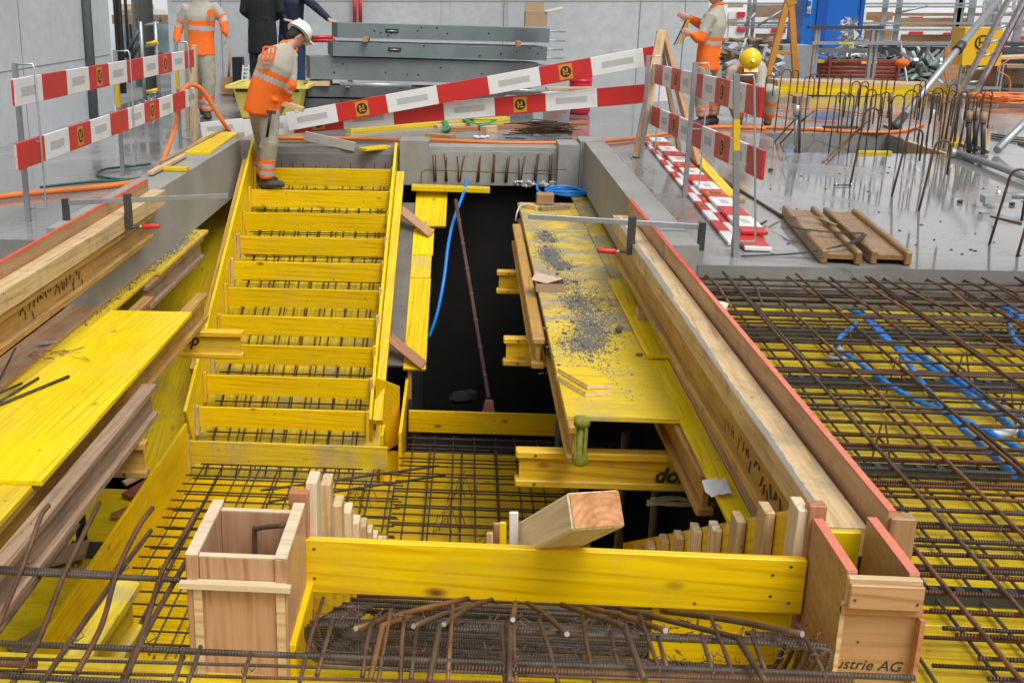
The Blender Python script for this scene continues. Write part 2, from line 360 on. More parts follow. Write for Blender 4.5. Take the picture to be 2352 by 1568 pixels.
def cellar():
    mb = MB()      # storey below, closed all round to keep skylight out, coloured near-black
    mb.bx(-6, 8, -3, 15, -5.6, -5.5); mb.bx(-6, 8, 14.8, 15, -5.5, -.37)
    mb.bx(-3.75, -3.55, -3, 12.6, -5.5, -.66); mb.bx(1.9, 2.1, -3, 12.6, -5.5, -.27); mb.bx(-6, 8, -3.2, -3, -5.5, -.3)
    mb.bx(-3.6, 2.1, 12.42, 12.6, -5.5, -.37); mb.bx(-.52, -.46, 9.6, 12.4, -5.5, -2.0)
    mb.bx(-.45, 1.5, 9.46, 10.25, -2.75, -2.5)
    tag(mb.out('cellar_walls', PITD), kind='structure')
    g = MB(); g.bx(-60, 80, 39, 140, -.6, -.4); g.bx(-60, -5.3, -3, 39, -.6, -.3); g.bx(20, 80, -3, 39, -.6, -.3); tag(g.out('ground', CSLAB), kind='structure')
cellar()
def upstand(name, label, x0, x1, y0, y1, z0, z1):
    o = MB().bx(x0, x1, y0, y1, z0, z1).out(name, CCURB, bevel=.012); return tag(o, label, 'concrete wall')
upstand('concrete_upstand', 'narrow concrete upstand right of the opening, blue hose coil at its far end', 1.215, 1.424, 6.95, 12.14, -.36, .12)
upstand('concrete_upstand', 'broad concrete upstand along the left edge of the opening, yellow plank on top', -2.76, -2.43, 7.14, 12.02, -.42, .12)
def farwall():
    t = T('concrete_headwall', 'concrete head wall across the far end of the stair opening with rusty starter bars', 'concrete wall', (-.4, 12.3, -.3))
    for q in ((-2.43, -2.29, 12.03, 12.6, -.36, .11), (-.735, -.43, 12.20, 12.6, -.37, .10), (.95, 1.17, 12.14, 12.6, -.37, .085), (1.175, 1.42, 12.145, 12.6, -.36, .121)): MB().bx(*q).out('pier', CCURB, t, bevel=.008)
    m = MB(); m.bx(-.43, .95, 12.30, 12.6, -.37, .03)
    m.prism([(12.22, -.37), (12.22, -.02), (12.30, .028), (12.30, -.37)], (-.43, 0, 0), (.95, 0, 0), (0, 0, 1)) if False else m.bx(-.43, .95, 12.235, 12.299, -.369, -.01)
    m.out('beam', CCURB, t, bevel=.01)
    m = MB(); m.bx(-2.29, -.74, 12.31, 12.6, -.36, .012); m.bx(-2.29, -.74, 12.25, 12.309, -.359, -.05)
    m.out('rough_sill', concrete('rough_concrete', (.15, .14, .125), (.22, .21, .19), s=2), t, bevel=.01)
    rb = random.Random(3)
    for x in (-.36, -.24, -.10, .10, .26, .40, .55, .71, .87, .99):
        for dx in (0, .018):
            a = rb.uniform(-.04, .04); z1 = -.05+rb.uniform(-.02, .03)
            b = rod('starter_bar', BARR, [(x+dx, 12.228, -.33), (x+dx+a*.3, 12.20, -.2), (x+dx+a, 12.17, z1)], .0085, 6, t)
            WM[b.name] = Matrix.Identity(4)
    rod('cross_bar', BARR, [(-.47, 12.16, -.40), (-.5, 12.15, -.36), (-.5, 12.15, -.23), (-.46, 12.15, -.2), (1.07, 12.15, -.23)], .005, 6, t)
    rod('cross_bar', BARR, [(.72, 12.12, -.19), (1.03, 12.05, -.16)], .005, 6, t)
    for i in range(12):
        x = -2.15+i*.125; rod('starter_bar', BARR, [(x, 12.24, -.30), (x+rb.uniform(-.02, .03), 12.16, -.12-rb.random()*.05)], .006, 6, t)
    rod('cross_bar', BARD, [(-2.2, 12.14, -.22), (-.82, 12.14, -.235)], .008, 6, t); rod('cross_bar', BARD, [(-2.2, 12.12, -.28), (-.82, 12.12, -.29)], .008, 6, t)
farwall()
def plaster():
    rb = random.Random(5)
    for j, xs in enumerate(((.50, .72), (.78, .96))):
        m = MB()
        for i in range(26): m.ell((rb.uniform(*xs), 12.20+rb.uniform(-.01, .02), -.35+rb.uniform(-.02, .035)), rb.uniform(.01, .03), .02, rb.uniform(.008, .018), 6)
        tag(m.out('foam_blob', FOAM), ('white foam smear round the starter bars at the foot of the head wall', 'white foam smear where the blue hose coil leaves the head wall')[j], 'foam')
plaster()
# ---------------------------------------------------------------- walls
m = MB(); m.bx(-5.5, -5.12, 3, 16.3, -.3, 4.4); wl = m.out('concrete_wall', CWALL)
t = T('side_wall', 'tall pale concrete wall on the left side with board joints', 'concrete wall', (-5.2, 10, 0)); setp(wl, t); wl.name = 'wall'
m = MB()
for y in (6.2, 7.9, 9.6, 11.3, 12.95, 15.2): m.bx(-5.119, -5.116, y, y+.012, 0, 4.3)
for z in (.78, 2.1): m.bx(-5.119, -5.1165, 3.2, 16.2, z, z+.01)
m.out('joint_line', simple('side_joint_grey', (.22, .23, .235), .8), t)  # board joints drawn as thin dark grey strips
pb = Zp(206, 272, 0); tag(rod('downpipe', simple('grey_pipe', (.17, .19, .2), .45, .3), [(-5.06, pb.y, -.02), (-5.06, pb.y, 4.2)], .062, 14), 'dark grey vertical pipe standing against the pale left wall', 'pipe')
tw = T('back_wall', 'long grey concrete wall behind the stacked precast beams, streaked with dark runs', 'concrete wall', (-1, 19, 0))
MB().bx(-4.98, 3.72, 19, 19.35, -.3, 4.5).out('wall', CBACK, tw, bevel=.01)
m = MB()
for x in (-4.1, .5, 2.65, 3.35): m.bx(x, x+.015, 18.994, 18.998, 0, 4.4)
for z in (1.5,): m.bx(-4.9, 3.7, 18.995, 18.9985, z, z+.01)
m.out('joint_line', simple('joint_line_grey', (.25, .26, .26), .8), tw)
m = MB(); m.bx(-4.62, -4.2, 18.3, 18.9, 0, 4.5); tag(m.out('concrete_pier', CBACK, bevel=.01), 'concrete pier behind the left standing worker', 'concrete pier') if False else m.bm.free()
# ---------------------------------------------------------------- beams (H20 type)
def hbeam(name, p0, p1, m, parent=None, up=(0, 0, 1), label=None, group=None, H=.2, W=.08, cham=.012):
    """p0,p1: centre of the lower face"""
    fr = frame(p0, p1, up); Ln = (Vector(p1)-Vector(p0)).length
    t = T(name, label, 'beam', p0, group) if parent is None else parent
    mats = m if isinstance(m, (list, tuple)) else [m]
    for k, z in enumerate((0, H-.04)):
        mb = MB(); c = cham
        mb.prism([(-W/2, z), (W/2, z), (W/2, z+.04), (-W/2, z+.04)], fr @ V(0, 0, 0), fr @ V(Ln, 0, 0), up)
        mb.out('flange', mats[0], t, fr, .006)
    mb = MB(); mb.bx(.02, Ln-.02, -.0135, .0135, .0402, H-.0402, 0, fr); mb.out('web', mats[-1], t, fr)
    return t
_fonts = {}
def text3d(name, s, size, M, mat, parent=None, shear=0, depth=.0006, bold=0):
    c = bpy.data.curves.new(name, 'FONT'); c.body = s; c.size = size; c.extrude = depth; c.shear = shear; c.offset = bold
    o = bpy.data.objects.new(name+'_tmp', c); COL.objects.link(o)
    bpy.context.view_layer.update(); dg = bpy.context.evaluated_depsgraph_get()
    me = bpy.data.meshes.new_from_object(o.evaluated_get(dg)); bpy.data.objects.remove(o); me.materials.clear(); me.materials.append(mat)
    o = bpy.data.objects.new(name, me); COL.objects.link(o); o.matrix_world = M; WM[o.name] = M.copy(); setp(o, parent)
    if parent is not None: o.matrix_basis = M
    return o
def onface(p, xdir, ydir):
    x = Vector(xdir).normalized(); z = x.cross(Vector(ydir)).normalized(); y = z.cross(x)
    return Matrix(((x.x, y.x, z.x, p[0]), (x.y, y.y, z.y, p[1]), (x.z, y.z, z.z, p[2]), (0, 0, 0, 1)))
# ================================================================ STAIR FLIGHT 1 (rises away from the camera)
Y0, Z0, RI, TR = 11.93, -.165, .1795, .33; SL = RI/TR
def soff(y): return Z0-.4+SL*(y-Y0)
XL, XR = -2.25, -.80
sf = T('soffit_formwork', 'sloping yellow soffit panels under the long stair flight, wider than the stair itself', 'formwork', (-1.6, 8.7, -2.3))
ya, yb = 8.69, 12.24
def slab_sl(name, m, x0, x1, y0, y1, dz, th, parent, seed=0):
    d = V(0, 1, SL).normalized(); n = V(0, -SL, 1).normalized(); p0 = V((x0+x1)/2, y0, soff(y0)+dz)-n*(th/2); p1 = V((x0+x1)/2, y1, soff(y1)+dz)-n*(th/2)
    return board(name, m, p0, p1, x1-x0, th, n, parent)
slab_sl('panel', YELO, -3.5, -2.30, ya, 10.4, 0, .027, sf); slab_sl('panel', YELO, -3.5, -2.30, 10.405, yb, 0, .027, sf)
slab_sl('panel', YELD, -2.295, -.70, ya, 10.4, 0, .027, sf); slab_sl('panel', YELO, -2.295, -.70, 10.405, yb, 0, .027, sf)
slab_sl('grey_strip', simple('grey_soffit_board', (.17, .155, .13), .8, var=.4), -.695, -.55, 9.9, 12.0, .0, .03, sf)  # strip of the soffit, coloured grey beside the yellow panels
slab_sl('edge_panel', YEL, -.548, -.34, 9.86, 10.95, .004, .027, sf); slab_sl('edge_panel', YELD, -.548, -.345, 10.955, 11.25, .004, .027, sf); slab_sl('edge_panel', YEL, -.548, -.335, 11.255, 11.62, .004, .027, sf)
slab_sl('edge_panel', YEL, -.548, -.215, 11.625, 12.18, .03, .027, sf)
st = T('stair_formwork', 'long yellow stair flight formwork with eleven riser boards between two sloping side boards', 'stair formwork', (-1.5, 8.6, -2.0))
def edge_line(x, y0, z0, y1, z1, w, h, nm, m, parent):
    p0 = V(x, y0, z0); p1 = V(x, y1, z1); up = V(0, 0, 1); d = (p1-p0).normalized(); n = (up-d*up.dot(d)).normalized()
    return board(nm, m, p0-n*(h/2), p1-n*(h/2), w, h, n, parent)
edge_line(-2.285, 8.62, -1.70, 12.0, .14, .027, .42, 'side_board', YELW if False else YEL, st)
edge_line(-2.345, 9.2, -1.52, 11.85, -.06, .06, .08, 'waler', BEAMA, st)
edge_line(-.775, 8.94, -1.84, 12.22, .10-.02, .027, .42, 'side_board', YEL, st)
edge_line(-.715, 9.0, -1.87, 12.05, -.20, .08, .06, 'waler', BEAMY, st)
rr = random.Random(11)
for k in range(10):
    y = Y0-TR*k; z = Z0-RI*k
    board('riser_board', YELF, (XL, y, z-.09), (XR, y, z-.09+rr.uniform(-.004, .004)), .027, .18, (0, 0, 1), st)
    for x in (XL-.005, XR-.002):
        zt = z+.03+rr.uniform(-.012, .015); sx = .012 if x > -1 else .0
        board('cleat', PALE if rr.random() < .6 else BEAMY, (x+sx-.003, y-.038, zt-.26-rr.random()*.05), (x+sx, y-.038, zt), .045, .026, (1, 0, 0), st)
y, z = 8.62, -1.955
bo = board('loose_yellow_riser_board', YELD, (-2.27, y, z-.1), (-.60, y, z-.1), .027, .195); tag(bo, 'stained yellow board nailed across the foot of the long stair, over the landing mesh', 'board')
board('cleat', PALE, (-2.262, y-.05, z-.27), (-2.262, y-.05, z+.07), .04, .03, (1, 0, 0), st)
# diagonal braces from the side board to the edge panels
for i, (a, b) in enumerate((((930, 428), (995, 503)), ((905, 748), (975, 830)))):
    pa = Xp(*a, -.69); pa = V(-.69, 11.62 if i == 0 else 9.98, 0); pa.z = soff(pa.y)+.20; pb = V(-.36, pa.y-.10, 0); pb.z = soff(pb.y)+.02
    tag(board('diagonal_brace', (BROWN, REDB)[i], pa, pb, .11, .024, (0, -.5, 1)), ('brown brace board leaning against the stair side, upper of two by the dark opening', 'reddish brace board leaning against the stair side, lower of two by the dark opening')[i], 'brace board')
# stair rebar
def mesh_mat(name, label, P, u, v, nu, nv, r, m, up, ends=.03, layers=((0, 0),), jit=.006, hook=0):
    """bars on the parallelogram P + s u + t v; nu bars run along u, nv run along v"""
    t = T(name, label, 'reinforcement', P); u = Vector(u); v = Vector(v); up = Vector(up).normalized(); rd = random.Random(len(name)+nu*7+nv)
    nu0, nv0 = nu, nv
    for li, (off, sh) in enumerate(layers):
        o = Vector(P)+up*off; nu, nv = (nu0, nv0) if li == 0 else (nu0*2//3, nv0//2)
        for i in range(nu):
            a = o+v*((i+.5+sh)/nu)+Vector((rd.uniform(-jit, jit), rd.uniform(-jit, jit), 0)); b = a+u+v*(rd.uniform(-jit, jit)/max(v.length, .1))
            rod('bar', m[rd.randrange(len(m))], [a-u.normalized()*ends*rd.random(), b+u.normalized()*ends*rd.random()], r, 6, t)
        for i in range(nv):
            a = o+u*((i+.5+sh)/nv)+up*2*r+Vector((rd.uniform(-jit, jit), rd.uniform(-jit, jit), 0)); b = a+v
            rod('bar', m[rd.randrange(len(m))], [a-v.normalized()*ends*rd.random(), b+v.normalized()*ends*rd.random()], r, 6, t)
    return t
mm = mesh_mat('reinforcement_mesh', 'dark reinforcement mesh sloping below the riser boards of the long stair', (XL+.04, 8.7, soff(8.7)+.04), (0, 3.45, 3.45*SL), (1.38, 0, 0), 11, 22, .006, [BARD], (0, -SL, 1), layers=((.0, 0), (.10, .0)))
rb = random.Random(8)
for k in range(1, 10):      # step bars just under each riser top
    y = Y0-TR*k+.03; z = Z0-RI*k-.05
    rod('step_bar', BARD, [(XL+.05, y, z), (XR-.05, y+rb.uniform(-.01, .01), z+rb.uniform(-.012, .006))], .007, 6, mm)
    rod('step_bar', BARD, [(XL+.05, y+.09, z-.035), (XR-.05, y+.09, z-.04)], .006, 6, mm)
    m = MB()
    for i in range(9):
        x = XL+.09+i*.158+rb.uniform(-.01, .01)
        for dx in (0, .02): m.tube([(x+dx, y-.01, z-.12), (x+dx, y-.005, z+.005), (x+dx, y+.12, z-.03), (x+dx, y+.16, z-.14)], .0055, 5)
    m.out('stirrup_row', BARD, mm)
# ================================================================ LANDING
ZL = -2.33
lf = T('landing_formwork', 'yellow landing formwork at the foot of the long stair', 'formwork', (-.6, 7, ZL))
for i, (x0, x1, y0, y1) in enumerate(((-2.28, -.9, 2.6, 6.0), (-2.28, -.9, 6.005, 8.69), (-.895, .98, 5.9, 7.8), (-.895, .98, 7.805, 9.45))):
    board('panel', YELF if i else YELD, (x0, (y0+y1)/2, ZL-.014), (x1, (y0+y1)/2, ZL-.014), y1-y0, .027, (0, 0, 1), lf)
lb = tag(board('landing_side_board', YELO if False else YELF, (-2.265, 4.4, -2.05), (-2.265, 8.56, -2.05), .027, .54), 'long yellow side board standing on edge left of the landing mesh', 'board')
fl = T('lower_deck', 'shaded yellow deck low down left of the landing, scattered with offcuts', 'formwork deck', (-2.6, 6, -2.4))
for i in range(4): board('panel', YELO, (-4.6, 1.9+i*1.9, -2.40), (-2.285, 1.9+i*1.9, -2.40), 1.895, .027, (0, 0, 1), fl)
# landing edge board at the dark opening
tag(board('landing_edge_board', YELF, (-.47, 9.43, -2.03), (.95, 9.43, -2.03), .027, .2), 'yellow edge board between the landing mesh and the dark opening', 'board')
wf = T('well_formwork', 'small yellow shuttering box at the foot of the right stair side board', 'formwork', (-.6, 9, -2.3))
board('front_board', YELW, (-.655, 8.83, -2.33), (-.655, 8.83, -1.89), .027, .255, (0, 1, 0), wf)
m = MB(); m.bx(-.525, -.498, 8.84, 9.95, -2.33, -1.92); 
for v_ in m.bm.verts:
    if v_.co.z > -2 and v_.co.y > 9.5: v_.co.z = -1.80
m.out('side_board', YELF, wf)
m = MB(); p = [(-.74, 9.25, -1.50), (-.57, 9.5, -1.70)]
m.hexa([V(-.745, 9.2, -2.3), V(-.56, 9.55, -2.3), V(-.56, 9.575, -2.3), V(-.745, 9.225, -2.3), V(-.745, 9.2, -1.56), V(-.56, 9.55, -1.76), V(-.56, 9.575, -1.76), V(-.745, 9.225, -1.56)]); m.out('back_board', YELF, wf)
board('cleat', BROWN, (-.49, 9.93, -2.1), (-.49, 9.93, -1.70), .03, .04, (1, 0, 0), wf)
# landing mesh
ml = mesh_mat('reinforcement_mesh', 'dense dark reinforcement mesh filling the landing at the foot of the long stair', (-2.2, 5.75, -2.15), (0, 2.8, 0), (1.72, 0, 0), 11, 18, .0068, [BARD, BARD, BARB], (0, 0, 1), layers=((0, 0), (-.10, .3)))
ml2 = mesh_mat('reinforcement_mesh', 'dense reinforcement mesh in front of the dark opening, right part of the landing', (-.5, 6.9, -2.145), (0, 2.45, 0), (1.42, 0, 0), 8, 16, .0068, [BARD, BARD, BARB], (0, 0, 1), layers=((0, 0), (-.10, .3)))
ml3 = mesh_mat('reinforcement_mesh', 'narrow mesh strip of the landing running toward the left column box', (-2.2, 3.6, -2.16), (0, 2.15, 0), (1.35, 0, 0), 8, 13, .0065, [BARD, BARB], (0, 0, 1), layers=((0, 0), (-.10, .3)))
rb = random.Random(21)
for a, b in (((-1.55, 8.02, -2.11), (-.18, 8.6, -2.10)), ((-1.45, 7.82, -2.11), (-.12, 8.42, -2.10))):
    tag(rod('loose_bar', BARD, [a, b], .010, 6), ('loose dark bar lying slantwise on the landing mesh, farther of two', 'loose dark bar lying slantwise on the landing mesh, nearer of two')[0 if a[1] > 7.9 else 1], 'steel bar')
for i, (x, y) in enumerate(((-.2, 7.75), (.05, 7.25), (-.9, 8.1), (.75, 8.3), (-.1, 8.35))):
    m = MB()
    for s in range(3): 
        a = rb.uniform(.9, 1.7); q = V(x+s*.05, y+s*.07, -2.3); m.tube([q, q+V(.04, .0, .16), q+V(.10, .02, .16), q+V(.15, .03, 0)], .003, 5)
    m.tube([(x, y, -2.30), (x+.1, y+.3, -2.30)], .003, 5); m.tube([(x+.05, y, -2.15), (x+.15, y+.3, -2.15)], .003, 5)
    tag(m.out('mesh_spacer', WIRE), ['bent wire spacer in the landing mesh near its middle', 'bent wire spacer in the landing mesh behind the left cleats', 'bent wire spacer in the landing mesh below the nailed-on board', 'bent wire spacer in the landing mesh beside the yellow lettered beam', 'bent wire spacer in the landing mesh nearest the edge board'][i], 'spacer')

m = MB(); q = Zp(1062, 912, -2.44); M_ = Matrix.Rotation(.5, 4, 'Z'); m.ell(q, .16, .11, .07, 8, 0, M_); m.ell(q+V(.09, .02, .02), .08, .08, .07, 7, 0, M_)
o = m.out('concrete_chunk', simple('cellar_rubble', (.03, .028, .025), .9)); o.data.polygons.foreach_set('use_smooth', [False]*len(o.data.polygons)); tag(o, 'dim lump of broken concrete in the dark opening behind the edge board', 'rubble')
# ================================================================ STAIR FLIGHT 2 (drops away below the front board)
f2 = T('stair_formwork', 'short stair formwork dropping away behind the front board, cleats on both side boards', 'stair formwork', (.28, 3.2, -.3))
def side2(x, s, m):
    z0 = .155; y0, y1 = 3.135, 6.95
    mb = MB(); dz = -SL*(y1-y0); xa, xb = x-.0135, x+.0135
    mb.hexa([V(xa, y0, -.62), V(xb, y0, -.62), V(xb, y1, -2.32), V(xa, y1, -2.32), V(xa, y0, z0), V(xb, y0, z0), V(xb, y1, z0+dz), V(xa, y1, z0+dz)])
    mb.out('side_board', m, f2, frame((x, y0, z0), (x, y1, z0+dz)))
side2(-.488, 1, YELF); side2(1.046, -1, YELF)
rr = random.Random(4)
for k in range(12):
    y = 3.19+TR*k; z = .15-.19*k+rr.uniform(-.015, .015)
    for s, x in ((1, -.452), (-1, 1.012)):
        if s > 0 and k > 10: continue
        mt = (PALER, PALE, PALE, OLDW if k % 4 == 2 else PALER)[k % 4]
        zz = z+(.03 if s > 0 and k < 2 else 0)+rr.uniform(-.01, .02)
        board('cleat', mt, (x+rr.uniform(-.003, .003), y+rr.uniform(-.01, .01), zz-.34), (x, y, zz), .095, .034, (1, 0, 0), f2)
board('post', REDB, (-.487, 3.135, -.3), (-.487, 3.135, .145), .05, .06, (1, 0, 0), f2); board('post', REDB, (1.047, 3.15, -.3), (1.047, 3.15, .155), .045, .05, (1, 0, 0), f2)
# soffit
d2 = V(0, 1, -SL).normalized(); n2 = V(0, SL, 1).normalized()
so2 = T('soffit_formwork', 'yellow soffit sheet of the stair dropping away under the front bars', 'formwork', (.28, 3.0, -.7))
board('panel', YEL, (.28, 2.75, -.40), (.28, 6.3, -.40-SL*3.55), 1.5, .027, n2, so2)
cg = T('reinforcement_cage', 'dense cage of dark ribbed bars under the front board, bound with rusty wire', 'reinforcement', (.28, 3.0, -.35))
for lay, (dz, nb) in enumerate(((-.125, 8), (-.27, 32))):
    for i in range(nb):
        y = 2.72+i*(.10 if lay == 0 and i < 2 else .26 if lay == 0 else .085)+(-.32*0); z = (-.062, -.180)[lay]-.50*(y-2.72)
        a = rr.uniform(-.01, .01); rod('bar', BARD, [(-.40+lay*.06, y, z), (.98-lay*(.06+.07*rr.random())+a, y+rr.uniform(-.01, .01), z)], (.0085, .0068)[lay], 7, cg)
for i in range(13):
    for s, x in ((1, -.41), (-1, .985)):
        y = 2.71+i*.075; z = -.070-.50*(y-2.72); x -= s*-.0
        rod('stirrup', BARD, smooth_path([(x+s*.12, y, z+.004), (x+s*.02, y, z+.002), (x, y, z-.02), (x+s*.015, y, z-.085), (x+s*.035, y, z-.108), (x+s*.15, y, z-.112)], 3), .0065, 7, cg)
# bars that run over the cage and end in the open
for i, (a, b, c, r) in enumerate((((1075, 1374), (818, 1442), None, .013), ((1130, 1377), (950, 1437), None, .012), ((1110, 1380), (1020, 1433), None, .011), ((1185, 1382), (1178, 1422), None, .011), ((1212, 1384), (1302, 1455), None, .012),
        ((1290, 1388), (1432, 1437), (1480, 1560), .013), ((1345, 1394), (1528, 1447), None, .013), ((1430, 1398), (1690, 1463), (1760, 1568), .013), ((1520, 1402), (1842, 1455), None, .014), ((1010, 1392), (880, 1436), (850, 1560), .012), ((1060, 1405), (1010, 1440), (985, 1568), .012), ((1180, 1400), (1172, 1440), (1170, 1568), .012))):
    pa = Yp(a[0], a[1], 3.05); pb = Yp(b[0], b[1], 2.66); pts = [pa, (pa+pb)/2+V(0, 0, .006), pb]
    if c: pc = Yp(c[0], c[1], 2.42); pts = [pa, (pa+pb)/2, pb, pb+(pc-pb)*.12+V(0, 0, .004), pc]
    o = rod('rusty_bar', (BARO, BARB, BARB)[i % 3], smooth_path(pts, 4), r*.66, 8)
    if not c:
        q_ = (pts[-1]-pts[-2]).normalized(); e_ = MB(); e_.lathe([(0, r*.60), (.002, r*.62)], pb, tuple(q_), 8); e_.out('cut_end', ALU, o)
    tag(o, 'rusty bar poking out over the cage under the front board, '+ordn(sorted([818, 950, 1020, 1178, 1302, 1480, 1528, 1760, 1842, 850, 985, 1170]).index((c or b)[0]), 12), 'steel bar', 'rusty bars poking out over the cage under the front board')
m = MB()
for i in range(150):
    t_ = rr.random(); x = -.40+1.4*t_; y = 2.70+rr.random()*.32; z = -.04-.5*(y-2.7)+rr.uniform(-.01, .012)-(.10 if rr.random() < .35 else 0)
    c = V(x, y, z); m.tube([c+V(rr.uniform(-.02, .02), rr.uniform(-.015, .015), rr.uniform(-.015, .03)) for _ in range(4)], .0016, 4)
tag(m.out('tying_wire', WIRE), 'curls of rusty tying wire on the cage under the front board', 'wire', kind='stuff')
# ---------------------------------------------------------------- front board and column boxes
fb = T('front_board', 'long bright yellow board across the foreground between the two column boxes', 'board', (.28, 3.1, -.18))
board('plank', YELF, (-.473, 3.115, -.095), (1.026, 3.115, -.098), .03, .178, (0, 0, 1), fb)
m = MB()
for x, z in ((-.44, -.035), (-.44, -.135), (.93, -.06), (.98, -.03), (.93, -.13), (.985, -.15)): m.lathe([(0, .005), (.0012, .004)], (x, 3.0995, z), (0, -1, 0), 10)
m.out('nail', STEELD, fb)
tag(board('lower_side_board', YELF, (-.455, 3.105, -.35), (-.455, 2.75, -.35), .02, .40), 'yellow board below the left end of the front board', 'board')
tag(board('lower_side_board', YELF, (1.00, 3.135, -.35), (.60, 3.15, -.35), .02, .34), 'yellow board below the right end of the front board', 'board')
def cbox(x0, x1, y0, y1, label, red):
    t = T('column_box', label, 'formwork box', ((x0+x1)/2, (y0+y1)/2, -.7)); w_ = .028; zt = .12; zb = -1.0
    return t
lbx = cbox(-.745, -.463, 2.735, 3.08, 'open brown plywood column box left of the front board, with a dark bar hoop inside', 0)
for x in (-.725, -.478):
    m = MB(); m.bx(x-.02, x+.015, 2.735, 3.09, -1.0, .12); m.out('side_panel', [BROWNV], lbx, V and Matrix.Translation((x, 2.9, 0)), .004)
    m = MB(); m.bx(x-.0195, x+.0145, 2.736, 3.089, .1202, .123); m.out('sawn_edge', PALER, lbx)
for y in (2.757, 3.045):
    m = MB(); m.bx(-.709, -.4985, y-.011, y+.011, -1.0, .112); m.out('end_panel', BROWNV, lbx, Matrix.Translation((-.6, y, 0)), .002)
    m = MB(); m.bx(-.709, -.4985, y-.0108, y+.0108, .1122, .115); m.out('sawn_edge', PALER, lbx)
m = MB(); m.prism([(0, -.008), (.022, -.008), (.006, .012), (0, .012)], (-.742, 2.7345, 0.035), (-.466, 2.7345, 0.035), (0, 0, 1)); m.out('trim_strip', PALER, lbx)
m = MB(); m.bx(-.76, -.452, 2.712, 2.734, .03, .046); m.out('trim_strip', PALER, lbx, bevel=.004)
for x in (-.712, -.482):
    m = MB(); m.bx(x-.012, x+.012, 2.727, 2.7335, -1, .029); m.out('corner_strip', PALE, lbx)
hb = rod('bent_bar', BARD, smooth_path([(-.52, 2.93, -.22), (-.515, 2.93, -.07), (-.53, 2.92, -.045), (-.60, 2.90, -.04), (-.67, 2.90, -.05), (-.68, 2.90, -.08), (-.685, 2.9, -.25)], 4), .0095)
tag(hb, 'dark ribbed bar bent into a hoop inside the left column box', 'steel bar')
tag(rod('bent_bar', BARB, smooth_path([(-.60, 2.99, -.2), (-.60, 2.985, .06), (-.585, 2.975, .09), (-.50, 2.93, .125)], 5), .0075), 'thin bar curling up over the rim of the left column box', 'steel bar')
rbx = cbox(1.03, 1.22, 2.79, 3.12, 'brown plywood column box with red painted top edges right of the front board', 1)
for x, y1 in ((1.045, 3.118), (1.205, 3.14)):
    m = MB(); m.bx(x-.014, x+.014, 2.80, y1, -1.0, .118); m.out('side_panel', BROWN, rbx, frame((x, 2.8, 0), (x, 2.8, 1), (0, 1, 0)) if False else Matrix.Translation((x, 2.9, 0)) @ Matrix.Rotation(math.radians(62), 4, 'X') , .002)
    m = MB(); m.bx(x-.0138, x+.0138, 2.801, y1-.001, .1182, .1215); m.out('painted_edge', PINK, rbx)
m = MB(); m.bx(1.031, 1.221, 2.778, 2.7995, .0305, .112); m.out('front_plank', PALE, rbx, frame((1.03, 2.78, .07), (1.22, 2.78, .07)), .003)
m = MB(); m.bx(1.031, 1.221, 2.758, 2.7775, .0305, .102); m.out('front_plank', BROWN, rbx, frame((1.03, 2.77, .07), (1.22, 2.77, .07)), .003)
m = MB(); m.prism([(0, 0), (.028, 0), (0, .026)], (1.022, 2.778, 0.004), (1.232, 2.778, 0.004), (0, 0, 1)); m.out('trim_strip', REDB, rbx)
m = MB(); m.bx(1.028, 1.222, 2.79, 2.7995, -1.0, .003); m.out('front_panel', BROWN, rbx, frame((1.03, 2.79, -.3), (1.22, 2.79, -.3)))
m = MB(); m.bx(1.222, 1.234, 2.76, 2.7995, -1.0, .003); m.out('corner_strip', REDB, rbx)
m = MB(); m.bx(1.022, 1.034, 2.782, 2.7895, -1.0, .04); m.out('corner_strip', PALE, rbx)
text3d('lettering', 'ustrie AG', .044, onface(tuple(Yp(1934, 1533, 2.789)-V(.022, 0, 0)), (1, 0, -.02), (0, 0, 1)), INK, rbx, .25)
m = MB()
for x, z in ((1.045, .058), (1.205, .052), (1.08, -.085)): m.lathe([(0, .004), (.001, .003)], (x, 2.7565 if z > 0 else 2.789, z), (0, -1, 0), 8)
m.out('nail', STEELD, rbx)
board('infill_board', YELW, (1.125, 3.17, -.6), (1.125, 3.17, .06), .13, .024, (0, 1, 0), rbx)
tag(board('end_block', BROWN, (1.30, 3.17, -.3), (1.30, 3.17, .115), .075, .05, (0, 1, 0)), 'short upright brown block at the near end of the red edged plywood wall', 'wood block')
